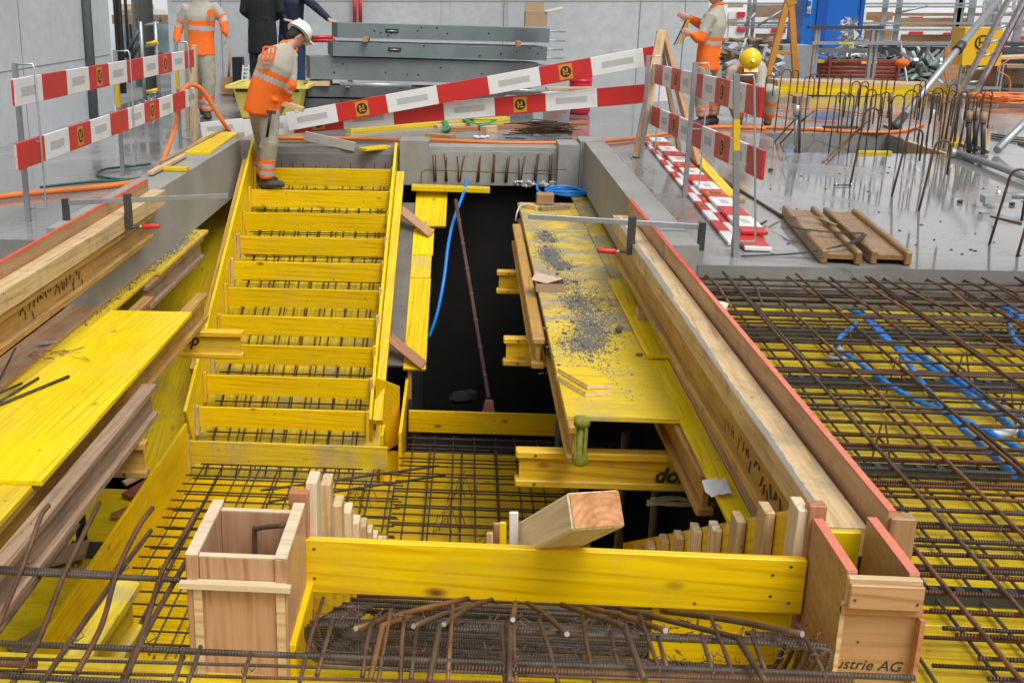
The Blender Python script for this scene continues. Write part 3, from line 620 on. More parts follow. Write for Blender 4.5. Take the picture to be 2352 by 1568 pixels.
# ---------------------------------------------------------------- square timber resting on the front board
tm = T('square_timber', 'thick square timber with sawn orange end grain resting on the front board', 'timber', (.45, 3.2, 0))
pe = Yp(1370, 1170, 2.90); pf = Yp(1240, 1238, 3.28)
fr = frame(pf, pe, (0.03, .0, 1)); Lt = (pe-pf).length
m = MB(); m.bx(0, Lt-.001, -.077, .077, -.052, .052, 0, fr); m.out('beam_body', PALER, tm, fr, .006)
def endgrain():
    m, nt, b = nmat('end_grain'); tc = N(nt, 'TexCoord'); mp = N(nt, 'Mapping'); mp.inputs['Location'].default_value = (0, -.02, .07); L(nt, tc.outputs['Object'], mp.inputs[0])
    sp = N(nt, 'VectorMath', operation='LENGTH'); mm_ = N(nt, 'Mapping'); mm_.inputs['Scale'].default_value = (0, 1, 1); L(nt, mp.outputs[0], mm_.inputs[0]); L(nt, mm_.outputs[0], sp.inputs[0])
    s = N(nt, 'Math', operation='MULTIPLY'); s.inputs[1].default_value = 330.; L(nt, sp.outputs['Value'], s.inputs[0]); q = N(nt, 'Math', operation='SINE'); L(nt, s.outputs[0], q.inputs[0])
    n = noise(nt, coords(nt), 25, 6, .7); c = ramp(nt, n, [(.3, (.38, .15, .045)), (.7, (.66, .34, .15))])
    L(nt, mix(nt, ramp(nt, q.outputs[0], [(0., .0), (1., .35)]), c, (.30, .10, .03)), b.inputs['Base Color']); b.inputs['Roughness'].default_value = .8; bump(nt, b, n, .5, .003); return m
m = MB(); m.bx(Lt-.0009, Lt+.003, -.072, .072, -.048, .048, 0, fr); m.out('sawn_end', endgrain(), tm, fr)
# bits standing behind the front board
for i, (x, y0, y1, wd, mt, lab) in enumerate(((1128, 1232, 1222, .02, PALE, 'small wood offcut standing behind the middle of the front board'), (1146, 1232, 1200, .03, BROWN, 'reddish offcut behind the front board left of the yellow slat'), (1158, 1235, 1198, .022, YEL, 'narrow yellow slat standing behind the front board'), (1183, 1237, 1175, .028, simple('white_slat', (.76, .75, .68), .6), 'white slat standing behind the front board beside the square timber'))):
    a = Yp(x, y0+12, 3.22+.05*(i == 1)); b = Yp(x-3, y1, 3.22+.05*(i == 1)); tag(board('slat', mt, a-V(0, 0, .12), b, wd, .012, (0, 1, 0)), lab, 'slat')
# ================================================================ RIGHT WORK DECK
dk = T('work_deck', 'yellow work deck along the right side of the opening, strewn with grey mortar', 'formwork deck', (.8, 8, -.43))
yy = [5.36, 6.9, 9.1, 11.5]
for i in range(3): board('panel', (YELD, YELM, YELM)[i], (.52, (yy[i]+yy[i+1])/2, -.4335), (1.075, (yy[i]+yy[i+1])/2, -.4335), yy[i+1]-yy[i]-.008, .027, (0, 0, 1), dk)
board('edge_strip', YELM, (1.175, 6.6, -.4345), (1.175, 11.9, -.4345), .19, .027, (0, 0, 1), dk); board('edge_strip', YEL, (1.125, 3.5, -.4345), (1.125, 6.59, -.4345), .10, .027, (0, 0, 1), dk)
tag(board('brown_plank', BROWN, (1.235, 3.4, -.425), (1.235, 7.6, -.425), .115, .022), 'long brown plank lying between the right deck and the aged beam', 'plank')
tag(board('short_formwork_sheet', YEL, (1.135, 6.32, -.40), (1.12, 8.15, -.40), .165, .027), 'short yellow panel lying loose on the right deck against the aged beam', 'panel')
pz = Zp(1480, 725, -.37); tag(board('wood_block', PALE, pz+V(-.05, 0, .02), pz+V(.06, 0, .02), .09, .07), 'small wood block wedged on the loose yellow panel beside the aged beam', 'wood block')
hbeam('formwork_beam', (.565, 5.28, -.6475), (.56, 11.6, -.6475), BEAMA, label='long beam under the left edge of the right work deck')
hbeam('formwork_beam', (.47, 6.85, -.668), (.47, 10.6, -.668), BEAMA, label='second ochre beam peeping out along the left edge of the right work deck')
hbeam('formwork_beam', (1.10, 4.75, -.655), (1.04, 9.6, -.655), BEAMO, label='old brown beam sticking out toward the camera from under the right deck')
for i, (y, x0, lab) in enumerate(((5.52, .285, 'yellow lettered beam crossing the opening below the near end of the right deck'), (7.55, .275, 'yellow beam end sticking out into the dark opening, middle of three'), (9.55, .27, 'yellow beam end sticking out into the dark opening, farthest of three'))):
    b = hbeam('formwork_beam', (x0, y, -.87), (1.8, y+.02, -.87), BEAMY, label=lab)
    m = MB()
    for z in (-.69, -.85): m.lathe([(0, .008), (.003, .006)], (x0+.10, y-.0405, z), (0, -1, 0), 10)
    m.out('rivet', STEELD, b)
    if i == 0: text3d('lettering', 'doka', .115, onface(tuple(Yp(1500, 1106, y-.0142)), (1, 0, 0), (0, 0, 1)), INK, b, .3, bold=.0035)
# prop head (green-yellow) below the deck end
ph = T('prop_head', 'green and yellow prop head standing under the near end of the right deck', 'prop', (.62, 5.3, -.9))
c = Yp(1337, 962, 5.16)
m = MB(); m.lathe([(-.075, .033), (-.045, .033), (-.04, .02), (-.0, .014)][::-1] if False else [(0, .0), (.001, .034), (.028, .034), (.032, .022)], c+V(0, 0, -.045), (0, 0, -1), 14) if False else m.lathe([(0, .022), (.006, .040), (.04, .040), (.045, .02)], c-V(0, 0, .035), (0, 0, 1), 14)
m.out('collar', GREENP, ph); m = MB()
m.lathe([(0, .030), (.01, .041), (.04, .040), (.08, .028), (.20, .022)], c-V(0, 0, .235), (0, 0, 1), 14); m.out('sleeve', GREENP, ph)
for k in range(4): m = MB(); a_ = k*math.pi/2+.5; m.bar(c+V(.030*math.cos(a_), .030*math.sin(a_), -.20), c+V(.034*math.cos(a_), .034*math.sin(a_), -.03), .008, .02); m.out('fin', GREENP, ph)
for i, (x, y, z1) in enumerate(((.84, 9.2, -.9), (.98, 6.4, -.9), (1.10, 5.95, -.9), (1.2, 4.6, -.9))):
    p = T('steel_prop', ('grey steel prop below the right deck near the dark opening', 'dark steel prop under the near end of the right deck', 'black steel prop seen below the yellow beam behind the square timber', 'steel prop below the aged beam at the right')[i], 'prop', (x, y, -4.))
    rod('outer_tube', STEELD, [(x, y, -5.4), (x, y, -1.9)], .036, 12, p); rod('inner_tube', STEELD, [(x, y, -1.95), (x, y, z1)], .028, 12, p)
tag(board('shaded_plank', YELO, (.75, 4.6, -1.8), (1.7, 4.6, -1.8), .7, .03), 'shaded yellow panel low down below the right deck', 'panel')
m = MB(); rb = random.Random(31); c = Zp(1560, 1158, -1.1)
for i in range(9): m.tube(smooth_path([c+V(-.16+rb.uniform(-.02, .02), rb.uniform(-.03, .03), rb.uniform(-.01, .02)), c+V(0, rb.uniform(-.03, .03), rb.uniform(0, .03)), c+V(.19+rb.uniform(-.02, .02), rb.uniform(-.03, .03), rb.uniform(-.01, .02))], 4), .008, 5)
tag(m.out('plastic_sheet_roll', simple('clear_plastic', (.62, .65, .66), .35)), 'crumpled clear plastic roll lying below the yellow lettered beam', 'plastic')
# red strut in the opening
rs = T('diagonal_strut', 'dark red diagonal strut standing in the dark opening on a wedge foot', 'strut', (.24, 9.35, -2.0))
a, b = V(-.12, 11.6, -.42), V(.235, 9.60, -1.86)
board('shaft', simple('dark_red_steel', (.09, .035, .028), .7, .1, .5), a, b, .032, .03, (0, 0, 1), rs)
for i in range(7):
    p = a+(b-a)*(.12+.13*i); board('collar', STEELD, p-(b-a).normalized()*.01, p+(b-a).normalized()*.012, .040, .036, (0, 0, 1), rs)
m = MB(); q = V(.24, 9.56, -1.97); m.hexa([q+V(-.07, -.03, -.09), q+V(.07, -.03, -.09), q+V(.07, .07, -.09), q+V(-.07, .07, -.09), q+V(-.035, -.02, .10), q+V(.035, -.02, .10), q+V(.035, .04, .10), q+V(-.035, .04, .10)]); m.out('wedge_foot', simple('dirty_red_brown_steel', (.33, .17, .12), .8, var=.4), rs)
# ---------------------------------------------------------------- blue hoses at the far end
tag(rod('blue_hose', BLUEP, smooth_path([Yp(1072, 412, 12.15), Yp(1066, 440, 12.0), Yp(1044, 500, 11.6), Yp(1030, 560, 11.2), Yp(1020, 640, 10.9), Yp(1004, 720, 10.7), Yp(985, 775, 10.6)], 8), .017, 10), 'single blue hose hanging from the head wall down into the dark opening', 'hose')
m = MB(); P_ = [Yp(1235, 420, 12.15), Yp(1236, 438, 12.0), Yp(1262, 450, 11.9)]
base = Yp(1300, 443, 11.75); pts = P_[:]; rb = random.Random(5)
for k in range(30):
    a_ = math.pi*.9+k*2*math.pi/9; pts.append(base+V(.20*math.cos(a_)*(1+.08*math.sin(k)), .16*math.sin(a_), .012*math.sin(k*1.3)+k*.0012))
m.tube(smooth_path(pts, 6), .0145, 8); tag(m.out('blue_hose_coil', BLUEP), 'coil of blue hose in the far right corner of the opening', 'hose coil')
def mortar(name, label, spots, z, n, seed):
    m = MB(); rb = random.Random(seed)
    for (x, y, sx, sy, wgt) in spots:
        for i in range(int(n*wgt)):
            px, py = rb.gauss(x, sx), rb.gauss(y, sy); s = rb.uniform(.0018, .0055)*(2.2 if rb.random() < .03 else 1)
            M = Matrix.Rotation(rb.random()*6, 4, 'Z'); m.ell((px, py, z+s*.2), s*1.3, s, s*.6, 6, 0, M)
    return tag(m.out(name, MORT), label, 'mortar', kind='stuff')
def inbounds(): pass

tag(board('yellow_strip', YEL, Yp(946, 430, 12.08), Yp(1125, 436, 12.08), .16, .05), 'yellow board lying level at the foot of the head wall, left of the blue hose', 'board')
def dsp(x, y, z=-.42): p = Zp(x, y, z); return p.x, p.y
sp = []
for (x, y, sx, sy, wgt) in ((1250, 545, .07, .12, .7), (1262, 585, .06, .15, 1.5), (1290, 610, .07, .08, .8), (1300, 650, .09, .15, .5), (1330, 700, .08, .22, 1.6), (1360, 760, .09, .15, 1.5), (1340, 790, .1, .12, 1.2), (1270, 475, .12, .15, .5), (1380, 700, .08, .3, .6), (1340, 820, .15, .3, .4)): sp.append((*dsp(x, y), sx, sy, wgt))
mortar('mortar_crumbs', 'grey mortar crumbs and lumps scattered over the right work deck', [(min(max(a, .68), .98), b, c*.75, d, e) for a, b, c, d, e in sp], -.42, 1150, 3)
m = MB(); rb = random.Random(55)
for i in range(26):
    x, y, sx, sy, wg = rb.choice([(min(max(a, .68), .98), b, c*.75, d, e) for a, b, c, d, e in sp]); s_ = rb.uniform(.01, .022); m.ell((rb.gauss(x, sx), rb.gauss(y, sy), -.414), s_*1.3, s_, s_*.7, 8, 0, Matrix.Rotation(rb.random()*6, 4, 'Z'))
tag(m.out('mortar_lumps', MORT), 'thumb sized mortar lumps among the crumbs on the right work deck', 'mortar', kind='stuff')
mortar('mortar_crumbs', 'dark mortar crumbs on the far end of the left work deck', [(-2.41, 9.2, .035, .30, 1.1), (-2.4, 8.6, .03, .35, .6), (-2.42, 7.6, .03, .5, .5)], -.42, 700, 4)
mortar('mortar_crumbs', 'wet sand and dirt flecks on the slab beside the right upstand', [(1.62, 10.9, .07, .8, .8), (1.6, 8.8, .08, .7, .7)], 0, 160, 9)
# small things on the right deck
m = MB(); c = Zp(1420, 757, -.40); m.lathe([(0, .022), (.035, .02)], c-V(0, 0, .01), (.3, -.2, 1), 10); tag(m.out('mortar_lump', MORT), 'round grey mortar lump on the right deck', 'mortar lump')
p0 = Zp(1250, 468, -.42)
tag(board('wood_block', BROWN, p0+V(-.08, 0, .055), p0+V(.09, .0, .055), .16, .10), 'squat reddish wood block at the far end of the right deck', 'wood block')
p1 = Zp(1215, 478, -.42); tag(board('wood_offcut', PALE, p1+V(-.09, .08, .02), p1+V(.08, -.12, .02), .06, .04), 'pale offcut left of the squat block on the right deck', 'offcut')
p2 = Zp(1268, 482, -.42); tag(board('wood_offcut', OLDW, p2+V(-.12, -.08, .02), p2+V(.16, .06, .02), .06, .04), 'grey offcut in front of the squat block on the right deck', 'offcut')
tag(rod('white_cable', WHITE, smooth_path([Zp(1212, 470, -.40), Yp(1196, 472, 11.0), Yp(1187, 490, 10.9), Yp(1184, 508, 10.9)], 5), .006), 'short white cable end curling over the left edge of the right deck', 'cable')
# folded cardboard box
c = Zp(1262, 665, -.42); bxm = T('cardboard_box', 'small open cardboard box with a torn lid on the right deck', 'box', c)
m = MB(); 
for (x0, x1, y0, y1) in ((-.10, .10, -.075, -.072), (-.10, .10, .072, .075), (-.10, -.097, -.072, .072), (.097, .10, -.072, .072)): m.bx(c.x+x0, c.x+x1, c.y+y0, c.y+y1, -.419, -.36)
m.bx(c.x-.1, c.x+.1, c.y-.075, c.y+.075, -.4195, -.4185); m.out('tray', CARD, bxm)
m = MB(); m.hexa([V(c.x-.13, c.y+.02, -.357), V(c.x-.03, c.y-.08, -.357), V(c.x+.101, c.y+.07, -.357), V(c.x-.09, c.y+.2, -.345), V(c.x-.13, c.y+.02, -.354), V(c.x-.03, c.y-.08, -.354), V(c.x+.101, c.y+.07, -.354), V(c.x-.09, c.y+.2, -.342)])
m.out('lid', simple('pale_cardboard', (.60, .45, .32), .85, var=.12), bxm)
# two yellow offcut panels
p = Zp(1340, 885, -.40)
for k in range(2):
    z = -.418+.030*k; m = MB(); d = V(.01*k, .03*k, 0); q = [p+V(-.135, .14, 0)+d, p+V(.00, -.13, 0)+d, p+V(.135, -.09, 0)+d, p+V(.04, .17, 0)+d]
    m.hexa([V(v.x, v.y, z) for v in q]+[V(v.x, v.y, z+.022) for v in q]); o = m.out('panel_offcut', PALER, bevel=.001)
    t_ = MB(); t_.hexa([V(v.x, v.y, z+.0221) for v in q]+[V(v.x, v.y, z+.026) for v in q]); t_.out('painted_face', YEL, o)
    tag(o, ('lower one of two stacked yellow faced panel offcuts on the right deck', 'upper one of two stacked yellow faced panel offcuts on the right deck')[k], 'offcut')
# crumpled paper
p = Zp(1645, 1125, -.41); m = MB(); rb = random.Random(2)
vs = [[m.bm.verts.new(p+V((i-2.5)*.022+rb.uniform(-.004, .004), (j-1.5)*.05+(i-2.5)*.01, .012+rb.uniform(-.008, .012))) for i in range(6)] for j in range(4)]
for j in range(3):
    for i in range(5): m.bm.faces.new((vs[j][i], vs[j][i+1], vs[j+1][i+1], vs[j+1][i])).smooth = True
ppr = tag(m.out('crumpled_paper', PAPER), 'crumpled white paper on the yellow strip of the right deck', 'paper')
# ---------------------------------------------------------------- right formwork wall
pw = T('plywood_wall', 'long brown plywood wall with a red painted top edge right of the opening', 'plywood wall', (1.25, 6, -.3))
for (y0, y1, x0, x1) in ((3.16, 5.95, 1.272, 1.242), (5.955, 8.55, 1.242, 1.214)):
    board('panel', BROWN, (x0-.003, y0, -.056), (x1-.003, y1, -.056), .024, .372, (0, 0, 1), pw)
    board('painted_edge', PINK if y0 < 4 else REDT, (x0-.003, y0, .1325), (x1-.003, y1, .1325), .0235, .004, (0, 0, 1), pw, 0)
m = MB(); m.bx(1.222, 1.262, 7.4, 8.3, .1350, .137); 
ct = tag(board('timber', PALE, (1.178, 3.25, -.015), (1.135, 8.4, -.015), .125, .10), 'pale squared timber lying on the aged beam beside the right plywood wall', 'timber')
rb = random.Random(88); m = MB(); pL, pR = [], []
for i in range(170):
    f = i/169; y_ = 3.3+f*5.0; xl = (1.178-.0625)+(1.135-1.178)*(y_-3.25)/5.15; wd = .012+.009*abs(math.sin(i*.07))+rb.uniform(0, .007)+(.014 if y_ > 6 else 0)
    pL.append(m.bm.verts.new((xl+.002, y_, .0360))); pR.append(m.bm.verts.new((xl+wd, y_, .0360)))
for i in range(169): m.bm.faces.new((pL[i], pR[i], pR[i+1], pL[i+1]))
cs = m.out('cement_crust', simple('cement_crust_grey', (.27, .26, .24), .85), ct)
bmR = hbeam('formwork_beam', (1.165, 3.2, -.27), (1.12, 8.3, -.27), BEAMA, label='aged lettered beam on the right deck backing the plywood wall')
def scrawl(parent, x, y0, n, z, m_, sgn=-1, seed=1, name='lettering'):
    rb = random.Random(seed); m = MB()
    for i in range(n):
        yy_ = y0+i*.13
        for s in range(3):
            a = V(x, yy_+s*.035, z+rb.uniform(-.03, .03)); m.bar(a, a+V(0, rb.uniform(-.03, .03), rb.choice((.05, -.05, .03))), .002, .007, (1, 0, 0))
    return m.out(name, m_, parent)
scrawl(bmR, 1.140, 3.6, 9, -.17, simple('faded_stamp', (.13, .09, .05), .8), seed=3)
# clamps
def clamp(label, pA, pB, pj, jdrop, hx, tf, sgn):
    """bar from pA to pB; fixed jaw at pB, sliding jaw at pj"""
    t = T('bar_clamp', label, 'clamp', pj); board('rail', tf, pA, pB, .012, .035, (0, 0, 1), t)
    d = (Vector(pB)-Vector(pA)).normalized()
    board('fixed_jaw', STEELD, Vector(pB)+V(0, 0, .03), Vector(pB)-V(0, 0, jdrop[0]), .03, .045, d, t)
    board('sliding_jaw', STEELD, Vector(pj)+V(0, 0, .045), Vector(pj)-V(0, 0, jdrop[1]), .032, .05, d, t)
    q = Vector(pj)-V(0, 0, jdrop[1]-.015); rod('screw', STEELD, [q+d*.09, q-d*.07], .008, 8, t)
    m = MB(); m.lathe([(0, .018), (.008, .02), (.012, .012)], q+d*.085, tuple(d), 10); m.out('pad', RED if sgn > 0 else STEEL, t)
    m = MB(); m.lathe([(0, .012), (.02, .012)], q-d*.07, tuple(-d), 10); m.out('ferrule', STEEL, t)
    m = MB(); m.lathe([(0, .012), (.01, .019), (.11, .017), (.125, .010)], q-d*.09, tuple(-d), 12); m.out('handle', RED, t)
_j = Xp(1450, 508, 1.065); yC = _j.y
clamp('long bar clamp with a red handle gripping the right plywood wall', Yp(1213, 497, yC), Yp(1613, 521, yC), Yp(1452, 512, yC), (.25, .21), 0, STEEL, 1)
_j = Xp(293, 458, -2.285); yC = _j.y
clamp('long bar clamp with a red handle gripping the left plywood wall', Yp(524, 450, yC), Yp(150, 466, yC), Yp(293, 460, yC), (.16, .20), 0, STEEL, -1)
# ---------------------------------------------------------------- left formwork wall
pl = T('plywood_wall', 'long brown plywood wall with a red painted top edge left of the opening', 'plywood wall', (-2.43, 6, -.2))
for y0, y1 in ((2.4, 5.5), (5.505, 8.45)):
    board('panel', BROWN, (-2.446, y0, .04), (-2.446, y1, .04), .026, .40, (0, 0, 1), pl); board('painted_edge', REDT if y0 > 4 else PINK, (-2.446, y0, .2425), (-2.446, y1, .2425), .0255, .004, (0, 0, 1), pl, 0)
tag(board('timber', PALE, (-2.372, 2.4, .105), (-2.372, 8.5, .105), .115, .11), 'pale squared timber lying on the old beam beside the left plywood wall', 'timber')
bmL = hbeam('formwork_beam', (-2.365, 2.4, -.155), (-2.365, 8.15, -.155), BEAMO, label='old lettered beam backing the left plywood wall')
scrawl(bmL, -2.346, 5.6, 8, -.05, simple('faded_stamp_dark', (.09, .06, .035), .8), seed=5); text3d('lettering', 'doka', .12, onface((-2.3505, 5.2, -.015), (0, -1, 0), (0, 0, -1)), INK, bmL, .3, bold=.0035)
# ---------------------------------------------------------------- left work deck
dl = T('work_deck', 'bright yellow work deck along the left side of the opening', 'formwork deck', (-2.1, 6, -.43))
board('panel', YEL, (-2.065, 4.335, -.4195), (-2.065, 7.06, -.4195), .55, .027, (0, 0, 1), dl); board('panel', YELD, (-2.15, 2.6, -.4395), (-2.15, 4.325, -.4395), .64, .027, (0, 0, 1), dl)
board('edge_strip', YEL, (-2.44, 3.0, -.4345), (-2.44, 8.2, -.4345), .19, .027, (0, 0, 1), dl); board('edge_strip', YELD, (-2.425, 8.205, -.4345), (-2.425, 9.85, -.4345), .235, .027, (0, 0, 1), dl)
tag(board('brown_plank', BROWN, (-2.54, 5.35, -.408), (-2.53, 8.45, -.408), .21, .024), 'long brown plank on the left deck under the old lettered beam', 'plank')
tag(board('brown_plank', BROWN, (-2.53, 3.0, -.409), (-2.53, 5.33, -.409), .22, .024), 'nearer brown plank on the left deck at the left picture edge', 'plank')
p = Zp(235, 680, -.39); tag(board('wood_block', BROWN, (p.x-.06, p.y-.05, -.345), (p.x+.05, p.y-.05, -.345), .11, .09), 'small reddish wood block on the brown plank under the old lettered beam', 'wood block')
hbeam('formwork_beam', (-2.24, 2.6, -.6535), (-2.24, 7.62, -.6535), BEAMO, label='greyish beam end beyond the far edge of the bright yellow panel, left of two')
hbeam('formwork_beam', (-1.875, 2.9, -.6485), (-1.875, 7.72, -.6485), BEAMA, label='ochre beam end beyond the far edge of the bright yellow panel, right of two')
qg = Zp(338, 880, -.468); hbeam('formwork_beam', (-1.735, 2.6, -.668), (-1.728, qg.y, -.668), BEAMG, label='weathered grey beam along the right edge of the bright yellow panel')
hbeam('formwork_beam', (-2.36, 7.9, -.6535), (-2.36, 9.7, -.6535), BEAMG, label='brown beam under the far strip of the left deck')
q = Zp(558, 760, -.67); b = hbeam('formwork_beam', (-2.9, q.y, -.87), (q.x, q.y, -.87), BEAMY, label='yellow beam end with dark lettering sticking out in front of the long stair'); xe = Yp(458, 800, q.y-.014).x; text3d('lettering', 'doka', .115, onface((xe+.01, q.y-.0142, -.728), (-1, 0, 0), (0, 0, -1)), INK, b, .3, bold=.0035)
q = Zp(336, 1012, -.67); b = hbeam('formwork_beam', (-2.9, q.y, -.872), (q.x, q.y, -.872), BEAMA, label='shaded beam end below the weathered grey beam', cham=.02); xs, ys_ = q.x, q.y
m = MB()
for z in (-.692, -.852): m.lathe([(0, .010), (.003, .008)], (xs-.12, ys_-.041, z), (0, -1, 0), 10)
m.out('rivet', STEELD, b)
# trowel-like sheet, wires and bars on the left panel
p = Zp(100, 789, -.385); m = MB(); m.hexa([p+V(-.05, -.03, 0), p+V(.02, -.02, 0), p+V(.07, .05, 0), p+V(-.01, .045, 0), p+V(-.05, -.03, .004), p+V(.02, -.02, .004), p+V(.07, .05, .004), p+V(-.01, .045, .004)]); tag(m.out('metal_scrap', ALU), 'thin shiny metal scrap on the brown plank at the left', 'metal scrap')
rb = random.Random(12); m = MB()
for i in range(7):
    c = Zp(150+rb.uniform(-60, 50), 805+rb.uniform(-10, 18), -.400); m.tube(smooth_path([c+V(rb.uniform(-.1, .1), rb.uniform(-.08, .08), abs(rb.gauss(0, .01))) for _ in range(4)], 5), .0018, 5)
tag(m.out('wire_tangle', WIRE), 'thin tangled tying wires on the bright yellow panel', 'wire')
for i, (a, b, r) in enumerate((((-40, 945), (158, 864), .009), ((-40, 945), (88, 868), .008), ((-30, 915), (50, 880), .008), ((-10, 890), (35, 800), .006))):
    tag(rod('loose_bar', BARD, [Zp(*a, -.396), Zp(*b, -.396)], r, 8), ('longest dark bar lying on the bright yellow panel at the left edge', 'middle dark bar lying on the bright yellow panel at the left edge', 'shorter dark bar lying on the bright yellow panel at the left edge', 'thin bar leaning on the brown plank at the left picture edge')[i], 'steel bar')
# lower deck clutter
sh = T('steel_prop', 'black steel prop with a foot plate on the lower deck at the left', 'prop', (-2.75, 7.3, -2.35)); q = Zp(190, 1262, -2.38)
rod('tube', STEELD, [q, (q.x, q.y, -.69)], .042, 12, sh); m = MB(); m.bx(q.x-.12, q.x+.12, q.y-.12, q.y+.12, -2.385, -2.37); m.out('foot_plate', STEELD, sh)
for i, (a, b, w_, mt, lab) in enumerate((((330, 990), (455, 905), .10, OLDW, 'dark old plank leaning beside the foot of the long stair'), ((290, 1140), (400, 1075), .12, REDD, 'dark red board offcut on the lower deck behind the yellow side board'), ((285, 1110), (390, 1060), .06, PALE, 'pale offcut on the lower deck near the shaded beam end'),
        ((95, 1285), (200, 1260), .25, OLDW, 'dark brown board offcut beside the prop foot'), ((190, 1320), (300, 1245), .14, BROWN, 'brown plank leaning from the prop foot to the yellow side board'), ((30, 1500), (160, 1420), .16, OLDW, 'dark plank low down at the bottom left'), ((255, 1185), (300, 1165), .05, REDB, 'tiny red brown chip on the lower deck'))):
    pa = Zp(*a, -2.35); pb = Zp(*b, -2.28 if i else -2.0); tag(board('offcut_board', mt, pa, pb, w_, .03), lab, 'offcut')
# ================================================================ RIGHT SLAB FORMWORK AND MATS
YST = wood('yellow_panel_rust_stained', (.66, .45, .008), (.80, .58, .01), (.23, .12, .02), .75, .3, .3)
rf = T('slab_formwork', 'yellow slab formwork with rust stains under the bar mats right of the opening', 'formwork deck', (3, 5, -.27))
for j in range(9):
    for i in range(2): board('panel', YST, (1.285+i*2.51, 2.93+.5*j-(.0 if j else 0), -.2635), (3.785+i*2.51, 2.93+.5*j, -.2635), .497, .027, (0, 0, 1), rf)
ff = T('slab_formwork', 'stained yellow slab formwork under the foreground bars at the bottom edge', 'formwork deck', (-1, 2, -.27))
for j in range(4): 
    for i in range(3): board('panel', (YELD, YST, YELD, YST)[(j+i) % 4], (-4.3+2.51*i, 2.55-.5*j, -.2635), (-1.8+2.51*i, 2.55-.5*j, -.2635), .497, .027, (0, 0, 1), ff)
rd = random.Random(77)
um = T('reinforcement_mat', 'upper mat of long rusty and dark bars on the formwork right of the opening', 'reinforcement', (2.5, 4.8, -.05))
y = 2.50
i = 0
while y < 6.9:
    rod('bar', rd.choice((BARD, BARR, BARD, BARR)), [(1.31+rd.random()*.05, y, -.060+rd.uniform(-.004, .004)), (4.6, y-.02+rd.uniform(-.03, .03), -.060)], rd.choice((.0065, .0075, .008)), 7, um)
    i += 1; y += (.15 if y > 4.2 else .10) if i % 4 else .035
for i in range(13):
    x = 1.36+i*.215+rd.uniform(-.03, .03); m_ = rd.choice((BARB, BARR, BARO, BARR)); a = rd.uniform(-.03, .03)
    rod('bar', m_, [(x, 6.93-rd.random()*.03, -.052+rd.uniform(-.02, .02)), (x+a*.5, 4.6, -.043), (x+a, 1.9, -.043)], .0075, 7, um)
    if i % 2: rod('bar', m_, [(x+.017, 6.9 if i % 4 == 1 else 4.4, -.045), (x+.02, 1.9 if i % 4 == 3 else 5.2, -.043)], .0075, 7, um)
lm = T('reinforcement_mat', 'lower mat of dark bars lying just above the rust stained yellow panels', 'reinforcement', (2.5, 4.8, -.22))
y = 2.45
while y < 6.9:
    rod('bar', rd.choice((BARD, BARR, BARD)), [(1.30+rd.random()*.1, y, -.215), (4.6, y+rd.uniform(-.02, .02), -.215)], .006, 6, lm); y += .15
for i in range(22):
    x = 1.33+i*.15; rod('bar', rd.choice((BARD, BARR)), [(x, 6.94, -.228), (x+rd.uniform(-.03, .03), 2.0, -.228)], .006, 6, lm)
for i in range(5):      # extra laps by the slab edge
    yy_ = 6.35+i*.13; rod('bar', BARD, [(1.34, yy_, -.13), (4.6, yy_-.03, -.13)], .009, 7, lm)
for i in range(15):
    x = 1.5+i*.21+rd.uniform(-.05, .05); z0 = -.035; o = rod('starter_bar', rd.choice((BARR, BARO, BARB)), [(x, 6.955, z0-.03), (x+.0, 6.6, z0-.01), (x+rd.uniform(-.05, .1), 6.12+rd.random()*.15, z0-.02)], .0075, 7)
    tag(o, 'short rusty starter bar reaching out of the slab edge, '+ordn(i, 15), 'steel bar', 'starter bars reaching out of the slab edge')
for j, y in enumerate((3.32, 4.32, 5.42, 6.28)):
    m = MB(); m.bx(1.31, 4.6, y-.022, y-.018, -.245, -.20); m.bx(1.31, 4.6, y+.018, y+.022, -.245, -.20)
    for i in range(41): m.bx(1.32+i*.08, 1.345+i*.08, y-.018, y+.018, -.206, -.200)
    tag(m.out('spacer_rail', simple('dark_plastic_rail', (.05, .055, .06), .5)), ('perforated dark spacer rail under the bars, nearest the red edged column box', 'perforated dark spacer rail under the bars, second from the column box', 'perforated dark spacer rail under the blue conduits', 'perforated dark spacer rail nearest the concrete slab edge')[j], 'spacer rail')
for i in range(14):
    x = 1.55+rd.random()*1.6; y = 3.1+rd.random()*3.2; m = MB()
    m.tube([(x, y, -.245), (x+.03, y+.02, -.07), (x+.045, y+.02, -.07), (x+.08, y, -.245)], .004, 5)
    tag(m.out('support_chair', WIRE), 'small bent wire support standing between the two bar mats', 'bar support', 'wire supports between the bar mats right of the opening')
cz = -.092
def zz(pts, z=cz): return [Zp(1562+a*.3359, 521+b*.3359, z) for a, b in pts]
